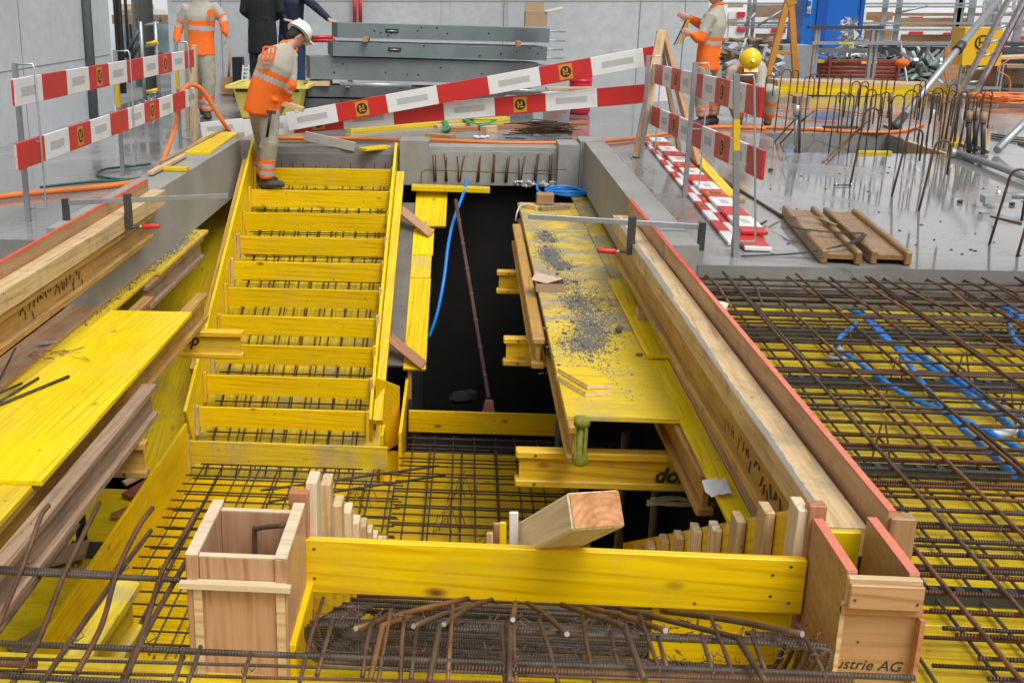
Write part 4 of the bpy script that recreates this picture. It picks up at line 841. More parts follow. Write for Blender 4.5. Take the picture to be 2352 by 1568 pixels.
for i, (pts, lab) in enumerate((([(1150, 558), (1290, 630), (1470, 820), (1690, 1110), (1900, 1350), (2290, 1700)], 'left one of two blue conduits that start together below the slab edge'),
        ([(1235, 590), (1430, 790), (1700, 960), (2000, 1165), (2400, 1460)], 'right one of two blue conduits that start together below the slab edge'),
        ([(1590, 878), (1650, 882), (1900, 1050), (2200, 1240), (2420, 1400)], 'blue conduit that starts among the bars right of the pair'),
        ([(1205, 660), (1160, 700), (1100, 750), (1065, 815)], 'short blue conduit stub rising from the round junction box'),
        ([(1085, 858), (1140, 872), (1300, 985), (1500, 1125), (1750, 1245), (2000, 1350), (2400, 1560)], 'long blue conduit leading from the round junction box to the right'),
        ([(2200, 550), (2270, 575), (2245, 620), (2260, 700), (2300, 780), (2420, 880)], 'blue conduit by the right picture edge, left one of two'), ([(2295, 560), (2340, 640), (2420, 720)], 'blue conduit at the right picture edge, right one of two'), ([(2210, 540), (2300, 600), (2420, 650)], 'blue conduit crossing the pair at the right picture edge'))):
    tag(rod('blue_conduit', BLUEP, smooth_path(zz(pts), 6), .0128, 10), lab, 'conduit')
p = zz([(1075, 880)], -.2)[0]; m = MB(); m.lathe([(0, .05), (.035, .048), (.04, .03)], p-V(0, 0, .04), (0, 0, 1), 16); m.lathe([(0, .02), (.05, .02)], p+V(0, -.01, 0), (.1, .1, 1), 10); tag(m.out('junction_box', simple('grey_plastic', (.42, .43, .43), .5)), 'round grey junction box with blue conduits below the bars', 'junction box')
p = zz([(2200, 1400)])[0]; m = MB(); m.lathe([(0, .02), (.11, .02)], p-V(.05, .02, 0), (1, .3, 0), 10); tag(m.out('conduit_sleeve', WHITE), 'white sleeve on a blue conduit near the right picture edge', 'sleeve')
p = Zp(1652, 690, -.03); pt = MB(); pt.lathe([(0, .048), (.1, .04)], p-V(0, 0, .11), (.2, .3, 1), 14); tag(pt.out('plastic_cup', simple('white_orange_cup', (.78, .72, .62), .5, var=.5, vs=30)), 'white cup with orange streaks lodged in the bars by the red edged wall', 'cup')
# ================================================================ FOREGROUND BARS
def fg(name, mt, pts, r, lab, grp=None): tag(rod(name, mt, pts, r, 10), lab, 'steel bar', grp)
def FZ(*p, z=-.035): return [Zp(x, y, z) for x, y in p]
fg('ribbed_bar', BARD, FZ((-30, 1303), (275, 1319), z=.0), .0085, 'ribbed bar crossing the left foreground, upper one of a tied pair'); fg('ribbed_bar', BARD, FZ((-30, 1311), (435, 1332), z=.0), .0085, 'ribbed bar crossing the left foreground, lower one of a tied pair')
fg('ribbed_bar', BARD, FZ((-30, 1475), (560, 1500), (1180, 1524), (1770, 1543), (2100, 1556)), .0085, 'long ribbed bar running across the whole foreground in front of the column boxes')
fg('thin_bar', BARD, FZ((-30, 1510), (588, 1527), (1160, 1545)), .0045, 'thin bar across the left foreground, upper of two')
fg('thin_bar', BARR, FZ((-30, 1538), (588, 1555), (1500, 1575)), .0045, 'thin bar across the left foreground, lower of two')
fg('ribbed_bar', BARD, FZ((-30, 1549), (390, 1570), (420, 1572)), .0085, 'ribbed bar in the bottom left corner'); fg('ribbed_bar', BARR, FZ((1042, 1534), (1400, 1548), (1960, 1566)), .011, 'thick reddish ribbed bar at the bottom middle')
fg('thin_bar', BARB, FZ((1160, 1549), (1700, 1566)), .0045, 'thin bar under the thick reddish bar at the bottom middle'); fg('ribbed_bar', BARR, FZ((-40, 1520), (84, 1526), z=-.1), .011, 'thick short ribbed bar end at the left picture edge')
for i, (pts, mt, r) in enumerate((
        (((112, 1160, .10), (92, 1190, .085), (54, 1296, .012), (-10, 1450, -.02)), BARR, .0075), (((180, 1205, -.02), (118, 1289, -.02), (-10, 1460, -.03)), BARB, .007), (((228, 1153, .09), (150, 1314, .015), (120, 1389, -.01), (85, 1476, -.03), (15, 1590, -.05)), BARR, .0078),
        (((350, 1166, .10), (318, 1210, .09), (270, 1309, .015), (240, 1416, -.01), (210, 1484, -.03), (150, 1590, -.05)), BARR, .0078), (((346, 1218, -.02), (265, 1326, -.02), (163, 1471, -.03), (85, 1585, -.03)), BARB, .0075), (((455, 1168, .10), (415, 1240, .06), (375, 1306, .015), (355, 1366, -.005), (328, 1451, -.03), (268, 1590, -.05)), BARR, .0078),
        (((432, 1280, -.01), (363, 1401, -.02), (320, 1484, -.03), (275, 1590, -.03)), BARB, .008))):
    fg('upright_bar', mt, smooth_path([Zp(*p) for p in pts], 5), r, 'rusty bar %s sticking up at the left foreground, %s' % (('ribbed' if mt is BARR else 'smooth'), ('leftmost of seven', 'second from the left', 'third from the left', 'fourth from the left', 'fifth from the left', 'second from the column box', 'next to the column box')[i]))
FR = 'bars running toward the stair cage at the bottom edge'
for i, (a, b, mt, r) in enumerate((((461, 1484), (428, 1575), BARB, .007), ((576, 1500), (558, 1575), BARO, .0065), ((743, 1372), (688, 1568), BARR, .0065), ((763, 1425), (728, 1550), BARB, .0075), ((855, 1425), (832, 1555), BARB, .0075), ((898, 1400), (868, 1570), BARO, .0068), ((928, 1412), (919, 1572), BARO, .0068),
        ((958, 1440), (944, 1560), BARB, .0072), ((1040, 1390), (1028, 1572), BARO, .0068), ((1153, 1437), (1160, 1572), BARB, .0075), ((1178, 1409), (1186, 1572), BARO, .0066), ((1238, 1424), (1283, 1572), BARB, .0075), ((1336, 1412), (1366, 1572), BARR, .0068), ((1401, 1450), (1424, 1540), BARB, .0068), ((1468, 1409), (1525, 1575), BARR, .0066),
        ((1512, 1462), (1534, 1540), BARB, .0072), ((1611, 1457), (1640, 1550), BARB, .0072), ((1633, 1417), (1693, 1575), BARR, .0066), ((1728, 1462), (1760, 1545), BARB, .0072), ((1830, 1432), (1905, 1575), BARR, .0072), ((420, 1500), (395, 1575), BARB, .008))):
    pa = Zp(*a, -.03); pb = Zp(*b, -.04); fg('foreground_bar', mt, [pa, (pa+pb)/2+V(rd.uniform(-.004, .004), 0, .003), pb], r*.85, 'rusty bar running toward the stair cage at the bottom edge, '+ordn((i+1) % 21, 21), FR)
    if i % 3 == 1:
        c = Zp((a[0]*.45+b[0]*.55), a[1]*.45+b[1]*.55, -.03); m = MB(); m.tube(arc(c, .013, 0, 5.6, 10), .0014, 4); m.tube([c+V(.013, 0, 0), c+V(.03, .01, .02)], .0014, 4); tag(m.out('wire_tie', WIRE), 'twisted wire tie around a foreground bar crossing', 'wire tie', 'wire ties on the foreground bars')
for i in range(8):
    c = Zp(*((54, 1296), (150, 1314), (270, 1312), (374, 1308), (163, 1471), (328, 1474), (690, 1500), (1790, 1500))[i], -.01); m = MB(); m.tube(arc(c, .014, 0, 6.0, 10), .0015, 4); m.tube([c+V(.014, 0, 0), c+V(.035, .0, .015), c+V(.03, 0, .03)], .0015, 4); tag(m.out('wire_tie', WIRE), 'twisted wire tie around a foreground bar crossing', 'wire tie', 'wire ties on the foreground bars')
c1 = Zp(296, 1331, -.277); hbeam('formwork_beam', (c1.x-.06, 2.0, -.477), (c1.x, c1.y, -.477), YELD, label='yellow beam end jutting out left of the left column box, under the foreground bars')
# ================================================================ BARRIERS
STR = {}
def barrier(label, p0, p1, h, period, w, logos=(), rfl=(), face=-1, up=(0, 0, 1), th=.025, rw=.35, group=None, start=0):
    """striped plank; p0,p1 centre line"""
    key = (round(period, 3), round(w, 2))
    if key not in STR: STR[key] = stripes('striped_plank_%d' % len(STR), period, w)
    t = T('barrier_plank', label, 'barrier plank', p0, group); fr = frame(p0, p1, up); Ln = (Vector(p1)-Vector(p0)).length; off = start*period
    m = MB(); m.bx(off, off+Ln, -th/2, th/2, -h/2, h/2, 0, fr @ Matrix.Translation((-off, 0, 0))); m.out('plank', STR[key], t, fr @ Matrix.Translation((-off, 0, 0)), .003)
    ys = face*(th/2+.0008)
    n = int(Ln/period)+2
    for i in range(n):
        x = (i+(1+w)/2)*period-off
        if rfl and 0.05 < x < Ln-.05:
            m = MB(); m.bx(x-rw/2, x+rw/2, min(ys, ys+face*.001), max(ys, ys+face*.001), -h*.16, h*.16, 0, fr); m.out('reflector', RFL, t)
    for i in logos:
        x = (i+w/2)*period-off
        if .04 < x < Ln-.04:
            s = h*.36; m = MB(); m.bx(x-s, x+s, min(ys, ys+face*.001), max(ys, ys+face*.001), -s*1.12, s*1.12, 0, fr); e = m.out('emblem', EMBO, t)
            m = MB(); c = fr @ V(x, ys+face*.0015, 0); ax = fr.to_3x3() @ V(0, face, 0); m.lathe([(0, s*.82), (.001, s*.82)], c, tuple(ax), 20); m.out('emblem_disc', INK, e)
            m = MB(); yb = ys+face*.003; g = s*.12
            for (x0, x1, z0, z1) in ((-.42, -.42+.22, -.45, .5), (.12, .34, -.1, .5), (-.42, .34, -.1, .1), (-.05, .5, -.45, -.27)): m.bx(x+x0*s, x+x1*s, min(yb, yb+face*.001), max(yb, yb+face*.001), z0*s, z1*s, 0, fr)
            m.out('emblem_mark', EMBO, e)
    return t
def bpost(label, x, y, h, side=1, gap=.11, m_=STEEL, brk=(0, 1, 0), group=None, lean=0):
    """galvanised post with a thin wire bracket holding the planks"""
    t = T('barrier_post', label, 'barrier post', (x, y, 0), group); d = Vector(brk)*gap*side
    m = MB(); m.bar(V(x, y, 0), V(x+lean, y, h), .034, .034); m.out('tube', m_, t, bevel=.004)
    x += lean
    rod('bracket', ALU, [V(x, y, h-.01)-d*.1, V(x, y, h-.005)+d, V(x, y, h-.04)+d*1.1, V(x-lean, y, .12)+d*1.1, V(x-lean, y, .10)+d, V(x-lean, y, .10)], .007, 6, t)
    m = MB(); m.bar(V(x, y, h*.52), V(x, y, h*.52)+d*1.1, .01, .01); m.out('cross_wire', ALU, t)
    return t
xb = -3.14
yN, yFr = 7.85, 12.35
pts = {}
def lp(px, py, y): return Yp(px, py, y)
barrier('upper red and white plank of the left barrier', lp(30, 214, 7.6), lp(443, 134, 12.5), .185, 1., .5, (2, 4), True, -1, rw=.28, start=.5)
barrier('lower red and white plank of the left barrier', lp(37, 362, 7.6), lp(445, 221, 12.5), .185, 1., .5, (1, 3), True, -1, rw=.28, start=.0)
bpost('near galvanised post of the left barrier', -3.20, 7.95, 1.13, 1, .13, brk=(1, 0, 0)); bpost('middle galvanised post of the left barrier', -3.17, 10.2, 1.12, 1, .12, brk=(1, 0, 0)); bpost('far galvanised post of the left barrier beside the timber post', -3.14, 12.25, 1.12, 1, .12, brk=(1, 0, 0))
for x, y in ((-3.17, 10.2), (-3.14, 12.25)):
    m = MB(); m.bx(x-.019, x+.019, y-.019, y+.019, .62, .90); tag(m.out('tape_band', YSTK), 'yellow band on the %s post of the left barrier' % ('middle' if y < 11 else 'far'), 'tape')
pb = Zp(447, 325, 0); tp = Yp(447, 104, pb.y); tag(board('timber_post', PALE, pb, tp, .09, .05, (1, 0, 0)), 'pale timber post at the far end of the left barrier', 'timber post')
pb = Zp(432, 300, 0); tp = Yp(428, 48, pb.y); tag(board('timber_post', OLDW, pb, tp, .07, .04, (1, 0, 0)), 'thin taller timber post behind the far end of the left barrier', 'timber post')
# long planks across the far side
yq = 12.75
barrier('long red and white plank rising to the right across the far side, upper of two', Yp(660, 280, 12.55), Yp(1503, 128, 12.75), .20, 1.12, .5, (1, 3), True, -1, rw=.34, start=.5)
barrier('long red and white plank across the far side, lower of two', Yp(560, 296, 12.64), Yp(1540, 210, 12.86), .20, 1.12, .5, (1, 3), True, -1, rw=.34, start=.5)
barrier('short end of a red and white plank left of the bending worker', Yp(462, 298, 12.9), Yp(590, 285, 12.9), .16, 1.12, .5, (), True, -1, rw=.3, start=.55)
tag(board('timber_post', PALE, Zp(1463, 362, 0), Yp(1520, 70, 12.2), .06, .09, (1, 0, 0)), 'leaning timber post left of the right barrier', 'timber post')
q = Zp(1473, 364, 0); bpost('far galvanised post of the right barrier', q.x, q.y, 1.02, 1, .12, brk=(1, 0, 0))
q = Zp(1606, 390, 0); tag(board('brace_board', BROWN, q, Yp(1528, 90, 12.6), .045, .14, (0, 1, 0)), 'leaning brown brace board behind the right barrier planks', 'brace board')
q = Zp(1560, 345, 0); tag(board('brace_board', OLDW, q, Yp(1512, 72, 12.5), .04, .1, (0, 1, 0)), 'thinner brace board beside the leaning brown one', 'brace board')
q = Zp(1572, 455, 0); bpost('middle galvanised post of the right barrier', q.x, q.y, 1.08, -1, .10, brk=(-1, 0, 0)); q = Zp(1690, 590, 0); bpost('near galvanised post of the right barrier', q.x, q.y, 1.13, 1, .10, brk=(1, 0, 0), lean=-.10)
m = MB(); m.bar(V(q.x-.059, q.y, .67), V(q.x-.076, q.y, .86), .038, .038); tag(m.out('tape_band', YSTK), 'yellow band on the near post of the right barrier', 'tape')
barrier('upper red and white plank of the right barrier', Yp(1500, 168, 12.1), Yp(1750, 236, 7.5), .19, 1., .5, (2, 4), True, -1, rw=.26, start=.8)
barrier('lower red and white plank of the right barrier', Yp(1492, 262, 12.1), Yp(1753, 380, 7.5), .19, 1., .5, (2, 4), True, -1, rw=.26, start=.8)
for i, (a, b, z, lab) in enumerate((((1488, 325), (1688, 560), .015, 'red and white plank lying on the slab, next to the upstand'), ((1500, 322), (1742, 572), .02, 'red and white plank lying on the slab, under the others beside the right barrier'), ((1507, 318), (1735, 535), .05, 'top red and white plank of those lying beside the right barrier'))):
    a_ = Zp(*a, z); b_ = Zp(*b, z); barrier(lab, a_, b_, .17 if i else .09, .8, .5, (1, 3, 5), i > 0, 1, (-1, 0, .02), rw=.16, start=.25*i)
tag(board('timber', PALE, Zp(1540, 340, .02), Zp(1752, 540, .02), .05, .05), 'pale batten under the stacked striped planks', 'timber'); tag(board('timber', YELO if False else YEL, Zp(1585, 345, .04), Zp(1680, 452, .04), .09, .04), 'short yellow plank beside the lying striped planks', 'plank'); tag(board('wood_block', BROWN, Zp(1680, 458, .02), Zp(1712, 460, .02), .06, .04), 'brown block at the end of the short yellow plank', 'wood block')
tag(board('wood_peg', OLDW, Zp(1687, 590, 0), Zp(1686, 548, .08), .05, .03, (1, 0, 0)), 'small wooden peg jammed beside the near post of the right barrier', 'wood peg')
# ================================================================ THINGS ON THE SLAB, NEAR AND RIGHT
for i in range(2):
    a = V(2.30+.30*i, 7.03+.01*i, .045); b = V(2.47+.27*i, 8.62-.12*i, .045)
    t = T('flat_beam', ('timber beam lying flat on the slab edge tied with a black strap, left of two', 'timber beam lying flat on the slab edge tied with a black strap, right of two')[i], 'beam', a)
    fr = frame(a, b)
    for s in (-1, 1): 
        m = MB(); m.bx(0, 1.6-.08*i, s*.10-.02, s*.10+.02, -.043, .043, 0, fr); m.out('flange', BEAMW, t, fr, .008)
    m = MB(); m.bx(.02, 1.58-.08*i, -.0795, .0795, -.014, .014, 0, fr); m.out('web', BEAMW, t, fr)
st_ = [Zp(1702, 588, .01), Zp(1830, 582, .03), Zp(1930, 565, .10), Zp(1975, 548, .11), Zp(1985, 538, .105)]
m = MB(); P = smooth_path(st_, 5)
for a, b in zip(P, P[1:]): m.bar(a, b, .035, .003)
tag(m.out('black_strap', BLK), 'black strap running over the slab to the two flat beams', 'strap')
m = MB(); P = smooth_path([Zp(1815, 520, .095), Zp(1850, 527, .10), Zp(1900, 532, .098), Zp(1985, 536, .098)], 5)
for a, b in zip(P, P[1:]): m.bar(a, b, .04, .003)
tag(m.out('black_strap', BLK), 'black strap lying across the top of the two flat beams', 'strap')
m = MB(); P = smooth_path([Zp(1765, 522, .01), Zp(1800, 505, .06), Zp(1840, 496, .11), Zp(1880, 500, .1), Zp(1920, 516, .1)], 5)
for a, b in zip(P, P[1:]): m.bar(a, b, .03, .003)
tag(m.out('olive_strap', simple('olive_strap', (.2, .2, .08), .8)), 'olive strap looped over the far end of the two flat beams', 'strap')
for i, (a, b) in enumerate((((1560, 350), (1810, 505)), ((1600, 372), (1815, 510)), ((1530, 335), (1700, 440)))): tag(rod('loose_bar', BARB, [Zp(*a, .01), Zp(*b, .01)], .010, 6), ('thin long bar lying behind the striped planks, upper of three', 'thin long bar lying behind the striped planks, middle of three', 'thin bar lying closest to the right barrier, of three')[i], 'steel bar')
for i, (a, b) in enumerate((((1662, 508), (1690, 495)), ((1724, 528), (1760, 508)))): tag(rod('loose_bar', BARD, [Zp(*a, .02), Zp(*b, .02)], .008, 6), ('short dark rod stub lying on the striped planks', 'short dark rod stub lying right of the striped planks')[i], 'steel bar')
def hook(px, py, h, m_=BARB, r=.0085, w=.13, leg=.22, ang=0, label=None, group=None, base=None, tilt=0):
    b = base if base is not None else Zp(px, py, 0); d = V(math.cos(ang), math.sin(ang), 0); R = w/2; tl = V(tilt, 0, 0)
    top = b+V(0, 0, h-R)+tl; pts = [b, b*.5+top*.5]+[top+d*R-d*(R*math.cos(a))+V(0, 0, R*math.sin(a)) for a in [math.pi*k/8 for k in range(9)]]+[top+d*w-V(0, 0, leg)]
    return tag(rod('hooked_bar', m_, pts, r, 7), label, 'steel bar', group)
for i, (x, y, yt, tl, lab) in enumerate(((2048, 452, 295, .06, 'tall hooked bar standing out of the wet slab, leftmost of the three tall ones'), (2110, 485, 322, .05, 'tall hooked bar standing out of the wet slab, middle of the three tall ones'), (2272, 562, 388, .06, 'tall hooked bar standing out of the wet slab by the right edge'), (1952, 428, 248, .05, 'tall hooked bar standing out of the slab beside a small threaded rod'), (2336, 590, 470, .03, 'bar standing at the right picture edge'))):
    b = Zp(x, y, 0); t_ = Yp(x, yt, b.y); hook(x, y, t_.z, BARB, .009, .12, .2 if i != 2 else .28, 0, lab, tilt=tl)
for k in range(2): tag(rod('cross_bar', BARB, [Zp(2274, 497+k*0, .22-.02*k), Zp(2345, 512+k*4, .2-.02*k)], .006, 6), ('upper thin bar between the two bars at the right edge', 'lower thin bar between the two bars at the right edge')[k], 'steel bar')
G1 = 'hooked starter bars around the slab opening on the right'
rd = random.Random(19)
def row(a, b, n, h0, ang, lab):
    for i in range(n):
        p = a+(b-a)*((i+.5)/n)+V(rd.uniform(-.03, .03), rd.uniform(-.03, .03), 0); hook(0, 0, h0+rd.uniform(-.09, .07), rd.choice((BARB, BARR, BARB)), .0072, rd.uniform(.09, .13), rd.uniform(.15, .3), ang+rd.uniform(-.25, .25), lab+ordn(i, n), G1, p, rd.uniform(-.02, .04))
row(V(3.7, 12.28, 0), V(5.0, 12.28, 0), 13, .64, .1, 'rusty hooked bar in the near row before the slab opening, '); row(V(3.5, 14.3, 0), V(5.0, 14.3, 0), 12, .68, .1, 'rusty hooked bar in the far row behind the slab opening, '); row(V(5.2, 14.2, 0), V(5.12, 12.3, 0), 9, .62, .4, 'rusty hooked bar in the row right of the opening, '); row(V(5.5, 14.0, 0), V(5.3, 12.4, 0), 8, .60, .4, 'rusty hooked bar in the outermost row right of the opening, ')
for i, (a, b) in enumerate((((1888, 375), (1995, 278)), ((1898, 378), (1985, 290)), ((1780, 325), (1840, 265)), ((1792, 330), (1870, 255)))): tag(rod('slanting_bar', BARO, smooth_path([Zp(*a, 0), Yp((a[0]*.35+b[0]*.65), (a[1]*.35+b[1]*.65)-4, 12.4), Yp(*b, 12.45)], 4), .009, 7), ('orange rusty bar slanting up in front of the slab opening, lower of a pair', 'orange rusty bar slanting up in front of the slab opening, upper of a pair', 'rusty bar curving up left of the slab opening, nearer of two', 'rusty bar curving up left of the slab opening, farther of two')[i], 'steel bar')
tag(rod('vertical_bar', BARD, [Zp(1836, 352, 0), Yp(1838, 222, 12.4)], .013, 8), 'thick dark upright bar beside the clamped post at the left of the slab opening', 'steel bar')
for i, (x, y, yt, lab) in enumerate(((1829, 350, 262, 'grey clamped post standing at the left corner of the slab opening'), (2225, 352, 275, 'dark clamp post right of the slab opening, left of three'), (2240, 348, 268, 'dark clamp post right of the slab opening, middle of three'), (2258, 355, 278, 'dark clamp post right of the slab opening, right of three'), (2045, 305, 230, 'dark upright post behind the crowded hooked bars'))):
    b = Zp(x, y, 0); tz = Yp(x, yt, b.y); t = T('clamp_post', lab, 'clamp', b); mt = STEEL if i == 0 else STEELD
    rod('shaft', mt, [b, tz], .024, 10, t); m = MB(); m.lathe([(0, .036), (.11, .034)], tz-V(0, 0, .02), (0, 0, 1), 10); m.out('head', OLDW if i else STEEL, t); m = MB(); m.bar(b+V(-.09, 0, .08), b+V(.05, 0, .02), .03, .03); m.out('screw_arm', mt, t)
# threaded rod, chips
b = Zp(1952, 428, 0); t = T('threaded_rod', 'small threaded rod with two wing nuts lying at the foot of a tall hooked bar', 'rod', b); rod('rod', STEELD, [Zp(1915, 425, .012), Zp(1955, 425, .012)], .006, 6, t)
for x in (1918, 1953): m = MB(); q = Zp(x, 425, .012); m.lathe([(0, .02), (.01, .02)], q, (1, 0, 0), 8); m.out('nut', ALU, t)
for i, (x, y, w_, mt, lab) in enumerate(((2008, 350, .34, YEL, 'two short yellow slats lying in front of the slab opening'), (2198, 330, .12, YSTK, 'yellow scrap right of the slab opening'), (1874, 296, .16, YEL, 'small yellow slat behind the slab opening'), (1930, 292, .42, BARB, 'thin rusty lath behind the slab opening'), (1892, 497, .05, BROWN, 'small red brown chip on the wet slab'))):
    q = Zp(x, y, .015); 
    if i == 4: m = MB(); m.ell(q, .03, .015, .012, 8); tag(m.out('chip', BROWN), lab, 'chip'); continue
    tag(board('slat', mt, q-V(w_/2, 0, 0), q+V(w_/2, 0, 0), .07, .03), lab, 'slat')
m = MB()
for i in range(60): 
    q = Zp(1750+rd.random()*600, 300+rd.random()*290, .003); m.ell(q, rd.uniform(.004, .016), rd.uniform(.004, .012), .005, 6)
for x, y in ((2205, 463), (2265, 463), (2325, 468), (1770, 390)): m.ell(Zp(x, y, .012), .028, .02, .016, 6)
tag(m.out('grit', simple('dark_grit', (.05, .045, .04), .8)), 'dark grit and pebbles strewn over the wet slab', 'grit', kind='stuff')
tag(board('formwork_timber', PALE, Zp(2080, 323, .0)+V(0, 0, -.06), Zp(2182, 355, .0)+V(0, 0, -.06), .05, .13), 'pale timber along the right side of the slab opening', 'timber')
# lying galvanised tube and couplers at the right
t = T('steel_tube_prop', 'galvanised prop tube lying on the slab toward the right edge', 'prop', Zp(2200, 345, .04)); rod('tube', STEEL, [Zp(2195, 350, .04), Zp(2290, 382, .05), Zp(2420, 430, .06)], .032, 12, t); m = MB(); q = Zp(2196, 352, .05); m.lathe([(0, .05), (.05, .06), (.06, .03)], q, (-1, .3, 0), 12); m.out('end_plate', STEEL, t)
t = T('tube_coupler', 'galvanised tube end with a coupler at the right edge beside the tall hooked bar', 'coupler', Zp(2300, 452, .1)); rod('tube', STEEL, [Zp(2305, 449, .10), Zp(2420, 452, .10)], .026, 12, t); m = MB(); q = Zp(2292, 452, .09); m.bar(q-V(.11, 0, .02), q+V(.08, 0, .0), .10, .06); m.lathe([(0, .02), (.05, .018)], q, (0, 0, 1), 8); m.out('coupler', ALU, t, bevel=.012)
t = T('push_pull_prop', 'galvanised raking prop leaning from the slab up out of the top right', 'prop', Zp(2100, 292, .0)); a = Zp(2052, 296, .03); b = Yp(2302, -12, 16.5); rod('tube', STEEL, [a, b], .045, 12, t); m = MB(); m.lathe([(0, .06), (.12, .055), (.3, .05)], a, tuple(b-a), 12); m.out('foot', STEELD, t); m = MB(); c_ = a+(b-a)*.56; m.lathe([(0, .065), (.16, .06)], c_, tuple(b-a), 12); m.out('collar', STEELD, t)
a = Zp(2290, 345, .05); b = Yp(2420, 215, 13.4); tag(rod('raking_tube', STEEL, [a, b], .04, 10), 'short raking steel tube at the right picture edge', 'prop')
tag(rod('grey_hose', STEELD, [Zp(2340, 330, .01), Zp(2380, 345, .01)], .012, 6), 'dark rod end at the right picture edge', 'rod')
for k in range(3): tag(rod('thin_bar', BARD, [Zp(2276, 308+k*5, .01), Zp(2390, 322+k*7, .01)], .008, 6), 'thin dark bar lying at the right edge behind the clamp posts', 'steel bar', 'thin dark bars lying behind the clamp posts')
# ================================================================ BACKGROUND, MIDDLE AND LEFT
ps = T('precast_stack', 'x', 'x')
bpy.data.objects.remove(ps)
def pre(label, tl, br_, yf, dep, lines=(), m_=CPRE, bars=0, dir_=.09):
    """precast beam: image top-left / bottom-right corners of its front face"""
    a = Yp(*tl, yf); b = Yp(*br_, yf+1.); b = Yp(br_[0], br_[1], yf+dir_*(4.2)); h = a.z-Yp(tl[0], tl[1]+(br_[1]-tl[1]-lines), yf).z
    return a, b, h
def precast(label, x0, yt0, x1, yt1, hp, yf=15.6, yb=16.4, dep=.5, bars=(), sockets=(), mt=CPRE):
    a = Yp(x0, yt0, yf); b = Yp(x1, yt1, yb); h = a.z-Yp(x0, yt0+hp, yf).z; t = T('precast_beam', label, 'concrete beam', (a.x, a.y, a.z-h))
    d = (b-a).normalized(); n = V(-d.y, d.x, 0).normalized()
    m = MB(); m.hexa([a-V(0, 0, h), b-V(0, 0, h), b-V(0, 0, h)+n*dep, a-V(0, 0, h)+n*dep, a, b, b+n*dep, a+n*dep]); m.out('body', mt, t, bevel=.015)
    for f in bars: q = b-V(0, 0, h*f); rod('bar_end', STEEL, [q+n*.08-d*.1, q+n*.08+d*.26], .012, 6, t)
    for f in sockets:
        q = a+(b-a)*f-V(0, 0, h*.45); m = MB(); m.bar(q-d*.09, q+d*.09, .012, .05, (0, 0, 1)); m.out('lifting_socket', BLK, t); rod('lifting_loop', ALU, [q-d*.07-n*.02, q+d*.07-n*.02], .007, 6, t)
    m = MB(); rb = random.Random(int(x0+yt0))
    for i in range(9): q = a+(b-a)*rb.random()-V(0, 0, h*rb.uniform(.1, .8)); m.lathe([(0, .013), (.002, .012)], q-n*.0005, tuple(-n), 8)
    m.out('air_hole', BLK, t); return t
precast('topmost grey precast beam of the stack, with two lifting sockets', 775, 53, 1263, 66, 34, bars=(.2, .85), sockets=(.25,))
precast('second grey precast beam from the top of the stack', 765, 96, 1257, 108, 33, bars=(.2, .8), sockets=(.28,))
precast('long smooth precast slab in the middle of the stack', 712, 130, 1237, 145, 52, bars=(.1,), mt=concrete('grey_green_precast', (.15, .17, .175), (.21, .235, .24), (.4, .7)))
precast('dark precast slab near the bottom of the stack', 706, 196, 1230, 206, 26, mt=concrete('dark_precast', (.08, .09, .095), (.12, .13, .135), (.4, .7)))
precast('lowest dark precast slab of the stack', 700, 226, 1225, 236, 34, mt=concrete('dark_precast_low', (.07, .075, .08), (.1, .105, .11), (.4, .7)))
for i, (x, y, lab) in enumerate(((842, 90, 'small wood spacer between the two top precast beams, left one'), (1190, 100, 'small wood spacer between the two top precast beams, right one'), (802, 193, 'pale wood spacer low in the precast stack'), (735, 190, 'wide wood spacer under the left end of the smooth precast slab'))):
    q = Yp(x, y, 15.8); tag(board('wood_spacer', PALE if i > 1 else BROWN, q+V(-.03-.12*(i == 3), 0, 0), q+V(.03+.12*(i == 3), 0, 0), .4, .065), lab, 'wood spacer')
tag(rod('steel_tube', STEEL, [Yp(1165, 207, 15.5), Yp(1260, 211, 15.7)], .028, 10), 'thin steel tube end sticking out of the stack on the right', 'tube'); tag(rod('steel_tube', STEEL, [Yp(1160, 222, 15.5), Yp(1250, 226, 15.7)], .024, 10), 'second thin steel tube end below the first on the right of the stack', 'tube'); tag(rod('steel_tube', STEEL, [Yp(780, 194, 15.4), Yp(945, 197, 15.5)], .03, 10), 'steel tube lying under the smooth precast slab', 'tube')
def cbx(label, x0, y0, x1, y1, y, dep, mt=CARD, flap=True):
    a = Yp(x0, y1, y); b = Yp(x1, y0, y); t = T('cardboard_box', label, 'box', (a.x, y, a.z)); m = MB(); m.bx(a.x, b.x, y, y+dep, a.z, b.z-.0); m.out('carton', mt, t)
    if flap: m = MB(); m.hexa([V(b.x-.03, y-.01, b.z-.02), V(b.x+.2, y-.06, b.z+.03), V(b.x+.2, y+.2, b.z+.05), V(b.x-.03, y+.25, b.z), V(b.x-.03, y-.01, b.z-.012), V(b.x+.2, y-.06, b.z+.038), V(b.x+.2, y+.2, b.z+.058), V(b.x-.03, y+.25, b.z+.008)]); m.out('flap', simple('flap_cardboard', (.6, .52, .42), .8), t)
    return t
cbx('open cardboard box standing on the topmost precast beam', 1206, 26, 1258, 62, 15.75, .35); q = Yp(1206, 62, 15.75); m = MB(); b_ = Yp(1250, 6, 16.0); m.bx(q.x, b_.x, 16.05, 16.06, q.z+.1, b_.z); tag(m.out('cardboard_flap', CARD), 'upright cardboard flap behind the open box on the stack', 'cardboard')
